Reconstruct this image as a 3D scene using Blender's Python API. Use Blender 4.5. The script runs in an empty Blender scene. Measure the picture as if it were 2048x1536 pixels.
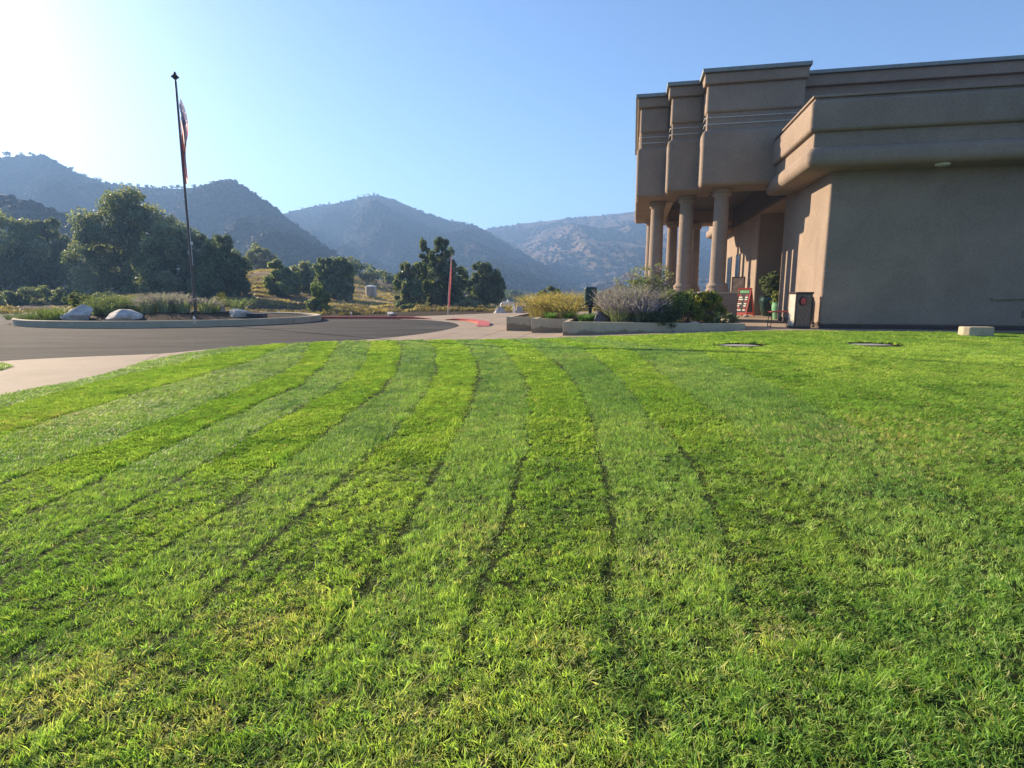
import bpy, bmesh, math, random
import numpy as np
from mathutils import Vector, Matrix

# ------------------------------------------------------------------ camera, sky, sun, exposure
scene = bpy.context.scene
FPX, EYE = 1140.0, 1.25                       # focal length in pixels of a 2048 wide frame, eye height above the entrance floor
PITCH = math.atan(185 / FPX)
CT, ST = math.cos(PITCH), math.sin(PITCH)
cam_d = bpy.data.cameras.new('camera')
cam_d.sensor_width = 36.0
cam_d.lens = FPX / 2048 * 36.0
cam_d.clip_start, cam_d.clip_end = 0.05, 20000
cam = bpy.data.objects.new('camera', cam_d)
scene.collection.objects.link(cam)
cam.location = (0, 0, EYE)
cam.rotation_euler = (math.radians(90) - PITCH, 0, 0)
scene.camera = cam

SUN_AZ, SUN_EL = 50.5, 20.5                   # degrees left of straight ahead, degrees above the horizon
world = bpy.data.worlds.new('World')
scene.world = world
world.use_nodes = True
wn = world.node_tree
bg = wn.nodes['Background']
sky = wn.nodes.new('ShaderNodeTexSky')
sky.sky_type = 'NISHITA'
sky.sun_disc = False
sky.sun_elevation = math.radians(SUN_EL)
sky.sun_rotation = math.radians(-SUN_AZ)
sky.altitude = 300
sky.air_density, sky.dust_density, sky.ozone_density = 0.88, 0.60, 4.6
wn.links.new(sky.outputs[0], bg.inputs[0])
bg.inputs[1].default_value = 0.075

sun_d = bpy.data.lights.new('sun', 'SUN')
sun_d.energy, sun_d.angle, sun_d.color = 5.0, math.radians(0.55), (1.0, 0.81, 0.58)
sun = bpy.data.objects.new('sun', sun_d)
scene.collection.objects.link(sun)
sdir = Vector((-math.sin(math.radians(SUN_AZ)) * math.cos(math.radians(SUN_EL)),
               math.cos(math.radians(SUN_AZ)) * math.cos(math.radians(SUN_EL)), math.sin(math.radians(SUN_EL))))
sun.rotation_euler = sdir.to_track_quat('Z', 'Y').to_euler()
sun.location = sdir * 300

scene.view_settings.view_transform = 'Standard'
scene.view_settings.look = 'None'
scene.view_settings.gamma = 1.0
scene.view_settings.exposure = 1.6
scene.render.engine = 'CYCLES'
scene.cycles.use_denoising = True
scene.cycles.max_bounces = 5
scene.cycles.diffuse_bounces = 2
scene.cycles.glossy_bounces = 2
scene.cycles.transmission_bounces = 3
scene.cycles.transparent_max_bounces = 8
scene.cycles.volume_bounces = 0
scene.cycles.sample_clamp_indirect = 6.0

# ------------------------------------------------------------------ helpers
COL = scene.collection
rnd = random.Random(7)

def ray(x, y):
    X = (x - 1024) / FPX; U = (768 - y) / FPX
    return np.array([X, CT + U * ST, -ST + U * CT])
def on_z(x, y, z):
    d = ray(x, y); t = (z - EYE) / d[2]
    return np.array([0, 0, EYE]) + t * d
def at_depth(x, y, Y):
    d = ray(x, y)
    return np.array([0, 0, EYE]) + d * (Y / d[1])
YAW = math.atan(241 / (FPX / CT))
EU = np.array([math.sin(YAW), math.cos(YAW)]); EV = np.array([math.cos(YAW), -math.sin(YAW)])
CORNER = on_z(1637, 657, 0)[:2]
KN = [-11.5, -10, -8.5, -7, -5.5, -4, -2.5, -1]
KZ = [-.40, -.37, -.30, -.225, -.15, -.08, -.02, 0]
def vcoord(x, y): return (x - CORNER[0]) * EV[0] + (y - CORNER[1]) * EV[1]
def gz(x, y): return np.interp(vcoord(x, y), KN, KZ)      # the paved ground falls gently away from the entrance
def G(x, y):
    z = -.2
    for i in range(30):
        p = on_z(x, y, z); z = float(gz(p[0], p[1]))
    return p
def W(u, v, z=0.0):
    q = CORNER + u * EU + v * EV
    return np.array([q[0], q[1], z])

def tag(o, label=None, cat=None, group=None, kind=None):
    if label: o['label'] = label
    if cat: o['category'] = cat
    if group: o['group'] = group
    if kind: o['kind'] = kind
    return o
def link(name, data, parent=None):
    o = bpy.data.objects.new(name, data); COL.objects.link(o)
    if parent: o.parent = parent
    return o
def empty(name, loc=(0, 0, 0), rz=0.0):
    o = link(name, None); o.location = loc; o.rotation_euler = (0, 0, rz); o.empty_display_size = .2
    return o
def mesh_np(name, V, F, mat=None, smooth=False, tint=None, tint_name='tint'):
    V = np.asarray(V, np.float32); me = bpy.data.meshes.new(name)
    if isinstance(F, np.ndarray):
        n, k = F.shape
        me.vertices.add(len(V)); me.vertices.foreach_set('co', V.ravel())
        me.loops.add(n * k); me.loops.foreach_set('vertex_index', F.astype(np.int32).ravel())
        me.polygons.add(n)
        me.polygons.foreach_set('loop_start', np.arange(0, n * k, k, dtype=np.int32))
        me.polygons.foreach_set('loop_total', np.full(n, k, np.int32))
    else:
        me.from_pydata([tuple(map(float, v)) for v in V], [], F)
    if tint is not None:
        a = me.attributes.new(tint_name, 'FLOAT_COLOR', 'POINT')
        t = np.asarray(tint, np.float32)
        if t.shape[1] == 3: t = np.concatenate([t, np.ones((len(t), 1), np.float32)], 1)
        a.data.foreach_set('color', t.ravel())
    if mat: me.materials.append(mat)
    if smooth: me.polygons.foreach_set('use_smooth', np.ones(len(me.polygons), bool))
    me.update(calc_edges=True); me.validate()
    return me
class MB:
    """collects simple shapes into one mesh"""
    def __init__(s): s.V = []; s.F = []
    def add(s, V, F):
        b = len(s.V); s.V += [tuple(map(float, v)) for v in V]; s.F += [[i + b for i in f] for f in F]; return s
    def box(s, x0, x1, y0, y1, z0, z1, M=None):
        V = [Vector((x, y, z)) for z in (z0, z1) for y in (y0, y1) for x in (x0, x1)]
        if M is not None: V = [M @ v for v in V]
        return s.add(V, [[0, 2, 3, 1], [4, 5, 7, 6], [0, 1, 5, 4], [2, 6, 7, 3], [0, 4, 6, 2], [1, 3, 7, 5]])
    def tube(s, path, r, n=8, cap=True):
        path = [Vector(p) for p in path]; rs = r if isinstance(r, (list, tuple)) else [r] * len(path)
        V = []; F = []
        for i, p in enumerate(path):
            d = (path[min(i + 1, len(path) - 1)] - path[max(i - 1, 0)]).normalized()
            a = d.orthogonal().normalized() if i == 0 else (a - d * a.dot(d)).normalized()
            b = d.cross(a)
            for k in range(n):
                t = 2 * math.pi * k / n
                V.append(p + (a * math.cos(t) + b * math.sin(t)) * rs[i])
        for i in range(len(path) - 1):
            for k in range(n):
                F.append([i * n + k, i * n + (k + 1) % n, (i + 1) * n + (k + 1) % n, (i + 1) * n + k])
        if cap: F += [list(range(n))[::-1], [(len(path) - 1) * n + k for k in range(n)]]
        return s.add(V, F)
    def lathe(s, prof, n=24, c=(0, 0, 0), sx=1, sy=1):
        V = []; F = []; m = len(prof)
        for (r, z) in prof:
            for k in range(n):
                t = 2 * math.pi * k / n; V.append((c[0] + r * sx * math.cos(t), c[1] + r * sy * math.sin(t), c[2] + z))
        for i in range(m - 1):
            for k in range(n): F.append([i * n + k, i * n + (k + 1) % n, (i + 1) * n + (k + 1) % n, (i + 1) * n + k])
        F += [list(range(n))[::-1], [(m - 1) * n + k for k in range(n)]]
        return s.add(V, F)
    def prism(s, poly, z0, z1, M=None):
        n = len(poly); V = [Vector((x, y, z)) for z in (z0, z1) for (x, y) in poly]
        if M is not None: V = [M @ v for v in V]
        return s.add(V, [list(range(n))[::-1], list(range(n, 2 * n))] + [[i, (i + 1) % n, n + (i + 1) % n, n + i] for i in range(n)])
    def build(s, name, mat, parent=None, smooth=False, bevel=0, seg=2, loc=None, angle=35):
        me = bpy.data.meshes.new(name); me.from_pydata(s.V, [], s.F); me.materials.append(mat)
        bm = bmesh.new(); bm.from_mesh(me); bmesh.ops.recalc_face_normals(bm, faces=bm.faces); bm.to_mesh(me); bm.free()
        if smooth: me.polygons.foreach_set('use_smooth', np.ones(len(me.polygons), bool)); me.set_sharp_from_angle(angle=math.radians(50))
        me.update(); o = link(name, me, parent)
        if loc is not None: o.location = loc
        if bevel:
            m = o.modifiers.new('bevel', 'BEVEL'); m.width = bevel; m.segments = seg; m.limit_method = 'ANGLE'; m.angle_limit = math.radians(angle)
            me.polygons.foreach_set('use_smooth', np.ones(len(me.polygons), bool)); m.harden_normals = True
        return o

# ---- numpy noise
def _hash(ix, iy, seed):
    h = (ix.astype(np.int64) * 374761393 + iy.astype(np.int64) * 668265263 + seed * 974711) & 0xffffffff
    h = ((h ^ (h >> 13)) * 1274126177) & 0xffffffff
    return ((h ^ (h >> 16)) & 0xffffff) / float(0xffffff)
def vnoise(x, y, seed=0):
    x = np.asarray(x, float); y = np.asarray(y, float)
    ix = np.floor(x); iy = np.floor(y); fx = x - ix; fy = y - iy
    fx = fx * fx * (3 - 2 * fx); fy = fy * fy * (3 - 2 * fy)
    a = _hash(ix, iy, seed); b = _hash(ix + 1, iy, seed); c = _hash(ix, iy + 1, seed); d = _hash(ix + 1, iy + 1, seed)
    return (a * (1 - fx) + b * fx) * (1 - fy) + (c * (1 - fx) + d * fx) * fy
def fbm(x, y, seed=0, octv=4, gain=.5):
    s = 0; a = 1; t = 0
    for i in range(octv):
        s = s + a * vnoise(x * 2 ** i, y * 2 ** i, seed + i * 17); t += a; a *= gain
    return s / t
def ridged(x, y, seed=0, octv=4):
    s = 0; a = 1; t = 0
    for i in range(octv):
        s = s + a * (1 - np.abs(2 * vnoise(x * 2 ** i, y * 2 ** i, seed + i * 31) - 1)); t += a; a *= .5
    return s / t
def sstep(a, b, x):
    t = np.clip((x - a) / (b - a), 0, 1); return t * t * (3 - 2 * t)

# ---- materials
def new_mat(name):
    m = bpy.data.materials.new(name); m.use_nodes = True
    nt = m.node_tree; b = nt.nodes['Principled BSDF']
    return m, nt, b
def ramp(nt, fac, stops):
    r = nt.nodes.new('ShaderNodeValToRGB'); e = r.color_ramp.elements
    while len(e) < len(stops): e.new(.5)
    for i, (p, c) in enumerate(stops): e[i].position = p; e[i].color = (*c, 1)
    nt.links.new(fac, r.inputs[0]); return r.outputs[0]
def noise_node(nt, scale, detail=4, rough=.6, vec=None, distortion=0):
    n = nt.nodes.new('ShaderNodeTexNoise'); n.inputs['Scale'].default_value = scale; n.inputs['Detail'].default_value = detail
    n.inputs['Roughness'].default_value = rough; n.inputs['Distortion'].default_value = distortion
    if vec: nt.links.new(vec, n.inputs['Vector'])
    return n.outputs['Fac']
def coords(nt, kind='Object', scale=None):
    if kind == 'World':
        o = nt.nodes.new('ShaderNodeNewGeometry').outputs['Position']
    else:
        o = nt.nodes.new('ShaderNodeTexCoord').outputs[kind]
    if scale:
        mp = nt.nodes.new('ShaderNodeMapping'); mp.inputs['Scale'].default_value = scale
        nt.links.new(o, mp.inputs[0]); o = mp.outputs[0]
    return o
def mix(nt, fac, a, b, blend='MIX'):
    m = nt.nodes.new('ShaderNodeMix'); m.data_type = 'RGBA'; m.blend_type = blend
    for sock, v in ((m.inputs[0], fac), (m.inputs[6], a), (m.inputs[7], b)):
        if isinstance(v, (int, float)): sock.default_value = v
        elif isinstance(v, tuple): sock.default_value = (*v, 1)
        else: nt.links.new(v, sock)
    return m.outputs[2]
def bump(nt, b, h, strength=.3, dist=.01):
    n = nt.nodes.new('ShaderNodeBump'); n.inputs['Strength'].default_value = strength; n.inputs['Distance'].default_value = dist
    nt.links.new(h, n.inputs['Height']); nt.links.new(n.outputs[0], b.inputs['Normal'])
def plain(name, col, rough=.6, metal=0, var=.15, scale=6, bumps=0, bscale=60, kind='Object', spec=.35):
    m, nt, b = new_mat(name); co = coords(nt, kind)
    lo = tuple(c * (1 - var) for c in col); hi = tuple(min(1, c * (1 + var)) for c in col)
    nt.links.new(ramp(nt, noise_node(nt, scale, 5, .65, co), [(.3, lo), (.7, hi)]), b.inputs['Base Color'])
    b.inputs['Roughness'].default_value = rough; b.inputs['Metallic'].default_value = metal
    b.inputs['Specular IOR Level'].default_value = spec
    if bumps: bump(nt, b, noise_node(nt, bscale, 4, .7, co), bumps, .01)
    return m
def leaf_mat(name, trans=.35, rough=.55, attr='tint', atype='GEOMETRY', gloss=.25):
    m, nt, b = new_mat(name)
    a = nt.nodes.new('ShaderNodeAttribute'); a.attribute_name = attr; a.attribute_type = atype
    nt.links.new(a.outputs['Color'], b.inputs['Base Color'])
    b.inputs['Roughness'].default_value = rough; b.inputs['Specular IOR Level'].default_value = gloss
    t = nt.nodes.new('ShaderNodeBsdfTranslucent'); nt.links.new(mix(nt, 1.0, a.outputs['Color'], (.9, 1.0, .4), 'MULTIPLY'), t.inputs[0])
    ms = nt.nodes.new('ShaderNodeMixShader'); ms.inputs[0].default_value = trans
    nt.links.new(b.outputs[0], ms.inputs[1]); nt.links.new(t.outputs[0], ms.inputs[2])
    nt.links.new(ms.outputs[0], nt.nodes['Material Output'].inputs[0])
    return m
def cloth_mat(name, trans):
    m, nt, b = new_mat(name); a = nt.nodes.new('ShaderNodeAttribute'); a.attribute_name = 'tint'
    nt.links.new(a.outputs['Color'], b.inputs['Base Color']); b.inputs['Roughness'].default_value = .85; b.inputs['Specular IOR Level'].default_value = .1
    t = nt.nodes.new('ShaderNodeBsdfTranslucent'); nt.links.new(a.outputs['Color'], t.inputs[0])
    ms = nt.nodes.new('ShaderNodeMixShader'); ms.inputs[0].default_value = trans
    nt.links.new(b.outputs[0], ms.inputs[1]); nt.links.new(t.outputs[0], ms.inputs[2]); nt.links.new(ms.outputs[0], nt.nodes['Material Output'].inputs[0])
    return m
M = {}
def stucco(name, col):
    m, nt, b = new_mat(name); co = coords(nt, 'World')
    big = noise_node(nt, .55, 8, .72, co, .5); fine = noise_node(nt, 55, 5, .75, co)
    c1 = ramp(nt, big, [(.32, tuple(c * .83 for c in col)), (.68, tuple(c * 1.13 for c in col))])
    c2 = mix(nt, 1.0, c1, ramp(nt, fine, [(.34, (.55, .55, .55)), (.66, (1.35, 1.35, 1.35))]), 'MULTIPLY')
    # faint vertical weather streaks
    st = noise_node(nt, 1, 4, .6, coords(nt, 'World', (2.5, 2.5, .12)))
    c3 = mix(nt, .10, c2, mix(nt, 1.0, c2, ramp(nt, st, [(.35, (.78, .76, .74)), (.6, (1.05, 1.05, 1.05))]), 'MULTIPLY'))
    nt.links.new(c3, b.inputs['Base Color']); b.inputs['Roughness'].default_value = .92; b.inputs['Specular IOR Level'].default_value = .2
    bump(nt, b, noise_node(nt, 26, 5, .8, co), 1.0, .03)
    return m
M['stucco'] = stucco('stucco', (.320, .246, .192))
M['column'] = stucco('column_stucco', (.345, .265, .208))
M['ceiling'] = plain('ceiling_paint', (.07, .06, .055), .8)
M['coping'] = plain('coping_metal', (.22, .235, .225), .5, .4)
M['dark_strip'] = plain('base_strip', (.06, .04, .035), .8)
M['glass'] = plain('dark_glass', (.015, .018, .022), .08, 0, .2, spec=.6)
M['white_metal'] = plain('white_metal', (.75, .74, .70), .35)
M['tube'] = plain('tube_glass', (.50, .49, .46), .35)
M['bronze'] = plain('bronze_frame', (.05, .04, .035), .4, .5)
def concrete(name, col, dirt=(.5, .42, .33), bs=.25):
    m, nt, b = new_mat(name); co = coords(nt, 'World')
    big = noise_node(nt, .8, 6, .65, co, .4); fine = noise_node(nt, 90, 4, .75, co)
    c = ramp(nt, big, [(.28, tuple(x * .8 for x in col)), (.5, col), (.75, tuple(min(1, x * 1.12) for x in col))])
    c = mix(nt, 1.0, c, ramp(nt, fine, [(.3, (.82, .82, .82)), (.7, (1.12, 1.12, 1.12))]), 'MULTIPLY')
    st = noise_node(nt, 3.5, 6, .7, coords(nt, 'World', (1, 1, .5)), 1.0)
    c = mix(nt, ramp(nt, st, [(.56, (0, 0, 0)), (.70, (.55, .55, .55))]), c, mix(nt, 1.0, c, dirt, 'MULTIPLY'))
    nt.links.new(c, b.inputs['Base Color']); b.inputs['Roughness'].default_value = .88; b.inputs['Specular IOR Level'].default_value = .25
    bump(nt, b, fine, bs, .008)
    return m
M['slab'] = concrete('slab_concrete', (.34, .265, .195), (.62, .55, .48))
M['walk'] = concrete('walk_concrete', (.27, .21, .155), (.70, .62, .55))
M['planter'] = concrete('planter_concrete', (.44, .37, .26))
def stained():
    m = concrete('planter_wall_concrete', (.44, .37, .26)); nt = m.node_tree; b = nt.nodes['Principled BSDF']
    src = b.inputs['Base Color'].links[0].from_socket; co = coords(nt, 'World'); sp = nt.nodes.new('ShaderNodeSeparateXYZ'); nt.links.new(co, sp.inputs[0])
    ma = nt.nodes.new('ShaderNodeMath'); ma.operation = 'MULTIPLY_ADD'; ma.inputs[1].default_value = -1.5; nt.links.new(sp.outputs[2], ma.inputs[0]); nt.links.new(noise_node(nt, 1.6, 6, .65, coords(nt, 'World', (1, 1, .3)), .7), ma.inputs[2])
    nt.links.new(mix(nt, ramp(nt, ma.outputs[0], [(.66, (0, 0, 0)), (.74, (.8, .8, .8))]), src, mix(nt, 1.0, src, (.50, .43, .36), 'MULTIPLY')), b.inputs['Base Color'])
    return m
M['bed_wall'] = stained()
M['joint'] = plain('joint_dirt', (.10, .085, .065), .95, var=.3)
def asphalt():
    m, nt, b = new_mat('asphalt'); co = coords(nt, 'World')
    big = noise_node(nt, .5, 6, .65, coords(nt, 'World', (.35, 1.6, 1)), .6); fine = noise_node(nt, 70, 3, .8, co)
    c = ramp(nt, big, [(.3, (.026, .026, .027)), (.5, (.040, .0395, .040)), (.72, (.080, .078, .076))])
    c = mix(nt, 1.0, c, ramp(nt, fine, [(.3, (.55, .55, .55)), (.72, (1.6, 1.58, 1.55))]), 'MULTIPLY')
    nt.links.new(c, b.inputs['Base Color']); b.inputs['Roughness'].default_value = .95; b.inputs['Specular IOR Level'].default_value = .12
    bump(nt, b, fine, .8, .02)
    return m
M['asphalt'] = asphalt()
M['red_paint'] = plain('red_paint', (.50, .10, .075), .6, var=.35, scale=4, bumps=.2)
def soil(name, a, bcol, s=8):
    m, nt, b = new_mat(name); co = coords(nt, 'World')
    n = noise_node(nt, s, 8, .75, co)
    nt.links.new(ramp(nt, n, [(.3, a), (.7, bcol)]), b.inputs['Base Color']); b.inputs['Roughness'].default_value = .95
    b.inputs['Specular IOR Level'].default_value = .1
    bump(nt, b, n, .9, .06)
    return m
M['lawn_soil'] = soil('lawn_soil', (.020, .030, .008), (.052, .068, .020), 30)
M['mulch'] = soil('mulch', (.022, .015, .011), (.075, .048, .032), 18)
def dry_ground():
    m, nt, b = new_mat('dry_grass_ground'); co = coords(nt, 'World')
    n1 = noise_node(nt, .06, 6, .6, co, .5); n2 = noise_node(nt, 1.6, 8, .75, coords(nt, 'World', (.6, 2.0, 1)))
    c = ramp(nt, n1, [(.3, (.26, .185, .10)), (.5, (.40, .29, .16)), (.7, (.48, .36, .20))])
    c = mix(nt, 1.0, c, ramp(nt, n2, [(.28, (.45, .45, .42)), (.7, (1.25, 1.22, 1.15))]), 'MULTIPLY')
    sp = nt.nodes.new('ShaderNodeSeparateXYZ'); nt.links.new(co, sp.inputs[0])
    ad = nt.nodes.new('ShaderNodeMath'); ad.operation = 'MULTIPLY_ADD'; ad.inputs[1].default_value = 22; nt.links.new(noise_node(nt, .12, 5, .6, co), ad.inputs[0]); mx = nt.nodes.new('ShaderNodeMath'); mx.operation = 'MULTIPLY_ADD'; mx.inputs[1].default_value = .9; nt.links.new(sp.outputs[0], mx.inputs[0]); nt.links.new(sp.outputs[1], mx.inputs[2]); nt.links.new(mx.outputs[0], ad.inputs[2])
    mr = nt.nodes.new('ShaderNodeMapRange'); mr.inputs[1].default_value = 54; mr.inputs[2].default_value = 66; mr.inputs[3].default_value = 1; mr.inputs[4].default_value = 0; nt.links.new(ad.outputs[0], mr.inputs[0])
    c = mix(nt, mr.outputs[0], c, ramp(nt, n2, [(.3, (.035, .026, .018)), (.7, (.11, .08, .052))]))  # nearer bank darkened: dark soil plus the oaks' shade painted into the colour
    nt.links.new(c, b.inputs['Base Color']); b.inputs['Roughness'].default_value = .95; b.inputs['Specular IOR Level'].default_value = .05
    bump(nt, b, n2, 1.0, .3)
    return m
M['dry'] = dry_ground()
M['bark'] = plain('bark', (.07, .052, .04), .9, var=.4, scale=9, bumps=.8, bscale=14)
M['leaf'] = leaf_mat('leaf', .50)
M['leaf_thin'] = leaf_mat('leaf_thin', .45, .5)
M['grass'] = leaf_mat('grass_blade', .50, .5, 'tint', 'INSTANCER', .20)
M['scrub'] = leaf_mat('scrub_leaf', .12, .7, 'tint', 'INSTANCER', .05)
def rock_mat(name, a, b_, c_):
    m, nt, b = new_mat(name); co = coords(nt)
    n = noise_node(nt, 2.2, 9, .7, co, .8); v = noise_node(nt, 5, 4, .6, co, 2.5)
    c = ramp(nt, n, [(.3, a), (.5, b_), (.68, c_)])
    c = mix(nt, ramp(nt, v, [(.47, (0, 0, 0)), (.5, (.6, .6, .6)), (.53, (0, 0, 0))]), c, tuple(x * .35 for x in b_))
    nt.links.new(c, b.inputs['Base Color']); b.inputs['Roughness'].default_value = .85
    bump(nt, b, noise_node(nt, 9, 8, .75, co), .8, .06)
    return m
M['rock'] = rock_mat('pale_rock', (.28, .25, .22), (.52, .49, .45), (.70, .68, .64))
M['dark_rock'] = rock_mat('dark_rock', (.05, .045, .045), (.11, .10, .10), (.22, .20, .19))
M['pole_metal'] = plain('pole_metal', (.10, .085, .075), .4, .4)
M['black'] = plain('black_metal', (.02, .02, .022), .45, .2)

# ------------------------------------------------------------------ ground sheets
def sheet_bm(poly, knots=True):
    bm = bmesh.new()
    vs = [bm.verts.new((p[0], p[1], 0)) for p in poly]
    f = bm.faces.new(vs)
    bmesh.ops.triangulate(bm, faces=[f])
    if knots:
        for k in KN:
            c = CORNER + k * EV
            bmesh.ops.bisect_plane(bm, geom=bm.verts[:] + bm.edges[:] + bm.faces[:], plane_co=(c[0], c[1], 0), plane_no=(EV[0], EV[1], 0))
    bmesh.ops.recalc_face_normals(bm, faces=bm.faces)
    if bm.faces and sum(f.normal.z for f in bm.faces) < 0: bmesh.ops.reverse_faces(bm, faces=bm.faces[:])
    return bm
def sheet(name, poly, dz, mat, thick=0, parent=None):
    bm = sheet_bm(poly)
    for v in bm.verts: v.co.z = float(gz(v.co.x, v.co.y)) + dz
    if thick:
        top = bm.faces[:]
        r = bmesh.ops.extrude_face_region(bm, geom=top)
        for v in [g for g in r['geom'] if isinstance(g, bmesh.types.BMVert)]: v.co.z += thick
        # extruded copy is the top; the originals stay as underside
        bmesh.ops.recalc_face_normals(bm, faces=bm.faces)
    me = bpy.data.meshes.new(name); bm.to_mesh(me); bm.free(); me.materials.append(mat)
    return link(name, me, parent)
def smooth_path(pts, n=8, closed=False):
    P = [np.array(p[:2], float) for p in pts]; out = []; N = len(P)
    rng = range(N if closed else N - 1)
    for i in rng:
        if closed: p0, p1, p2, p3 = P[(i - 1) % N], P[i], P[(i + 1) % N], P[(i + 2) % N]
        else: p0, p1, p2, p3 = P[max(i - 1, 0)], P[i], P[i + 1], P[min(i + 2, N - 1)]
        for k in range(n):
            t = k / n
            out.append(.5 * ((2 * p1) + (p2 - p0) * t + (2 * p0 - 5 * p1 + 4 * p2 - p3) * t * t + (3 * p1 - p0 - 3 * p2 + p3) * t ** 3))
    if not closed: out.append(P[-1])
    return out
GP = lambda L: [G(*p)[:2] for p in L]

# lawn outline (left and far edge seen in the picture, then round behind the viewer)
lawn_edge = smooth_path(GP([(-250, 880), (0, 795), (110, 773), (210, 750), (300, 724), (400, 705), (500, 694), (600, 687.5), (700, 684), (850, 682), (1000, 680), (1126, 677.5), (1300, 671.5), (1490, 665)]), 5)
lawn_right = [W(-1.75, -.9)[:2], W(-1.7, 2.5)[:2], W(-1.7, 6)[:2], W(-1.7, 28)[:2]]
lawn_poly = lawn_edge + lawn_right + [np.array([34, -6.0]), np.array([-9.5, -6.0])]
lid_at = [G(1478, 691.5), G(1737, 690)]
lawn_cut = list(lawn_poly)
for c_ in lid_at[::-1]:
    loop = [np.array([c_[0] + .60 * math.cos(t), c_[1] + .42 * math.sin(t)]) for t in np.linspace(0, 2 * math.pi, 29)[:-1]]
    j_ = min(range(len(lawn_edge) - 8, len(lawn_cut)), key=lambda i: min(np.linalg.norm(lawn_cut[i] - q) for q in loop))
    k_ = min(range(28), key=lambda i: np.linalg.norm(loop[i] - lawn_cut[j_]))
    ordered = [loop[(k_ + m) % 28] for m in range(29)]
    A_ = lambda P_: sum(P_[i][0] * P_[(i + 1) % len(P_)][1] - P_[(i + 1) % len(P_)][0] * P_[i][1] for i in range(len(P_)))
    if A_(loop) * A_(lawn_poly) > 0: ordered = ordered[::-1]
    lawn_cut = lawn_cut[:j_ + 1] + ordered + lawn_cut[j_:]
lawn = sheet('lawn', lawn_cut, .022, M['lawn_soil']); tag(lawn, kind='structure')

# driveway
near_edge = smooth_path(GP([(-400, 752), (-200, 737), (0, 722.5), (150, 714.5), (320, 707.5), (420, 698.5), (520, 692), (600, 687), (700, 681.5), (780, 675), (850, 667), (895, 659), (918, 652.5)]), 5)
tip = smooth_path(GP([(918, 652.5), (912, 647.5), (890, 643.5), (850, 640.3), (800, 638.6), (740, 638), (640, 638), (545, 638.2)]), 5)[1:]
asph_poly = near_edge + tip + [np.array([-22, 41.0]), np.array([-36, 43.0]), np.array([-60, 38.0]), np.array([-60, 14.0])]
asph = sheet('driveway', asph_poly, .010, M['asphalt']); tag(asph, kind='structure')

# left footpath between driveway and lawn, in three pours
def clip_half(poly, n, d):
    out = []; N = len(poly)
    for i in range(N):
        a, b = poly[i], poly[(i + 1) % N]; da, db = a @ n - d, b @ n - d
        if da >= 0: out.append(a)
        if da * db < 0: out.append(a + (b - a) * (da / (da - db)))
    return out
def clean(poly, eps=.01):
    out = []
    for p in poly:
        if not out or np.linalg.norm(p - out[-1]) > eps: out.append(p)
    if len(out) > 1 and np.linalg.norm(out[0] - out[-1]) < eps: out.pop()
    return out
def area(poly): return .5 * abs(sum(poly[i][0] * poly[(i + 1) % len(poly)][1] - poly[(i + 1) % len(poly)][0] * poly[i][1] for i in range(len(poly))))
path_base = sheet('footpath', [np.array([-40, -4.]), np.array([-8.0, -4.]), *GP([(0, 800), (210, 755), (400, 709), (560, 692), (800, 690), (780, 674), (600, 684), (420, 695), (320, 704), (0, 719)]), np.array([-40, 16.])], -.03, M['joint']); tag(path_base, kind='structure')
path_poly = [np.array(p) for p in near_edge[:42]] + [np.array(G(650, 689)[:2])] + [p + np.array([.25, -.1]) for p in lawn_edge[::-1] if p[0] < G(650, 689)[0]] + [np.array([-9.6, 4.0]), np.array([-30, 4.0])]
path_poly = [p for p in path_poly]
jA = G(318, 709); cuts = [(np.array([.83, -.55]), None)]
n1 = np.array([.94, .34]); dj = jA[:2] @ n1
for k, (lo, hi) in enumerate([(dj - 40, dj - 3.1), (dj - 3.1, dj), (dj, dj + 2.2), (dj + 2.2, dj + 20)]):
    pc = clean(clip_half(clip_half(path_poly, n1, lo + .008), -n1, -(hi - .008)))
    if len(pc) > 2 and area(pc) > .2: sheet('slab', pc, -.028, M['walk'], .034, path_base)
verge = sheet('grass_verge', [np.array(p) for p in GP([(-120, 745), (0, 728), (22, 733), (12, 738), (0, 741), (-130, 765)])], .018, M['lawn_soil']); tag(verge, kind='structure')

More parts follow.
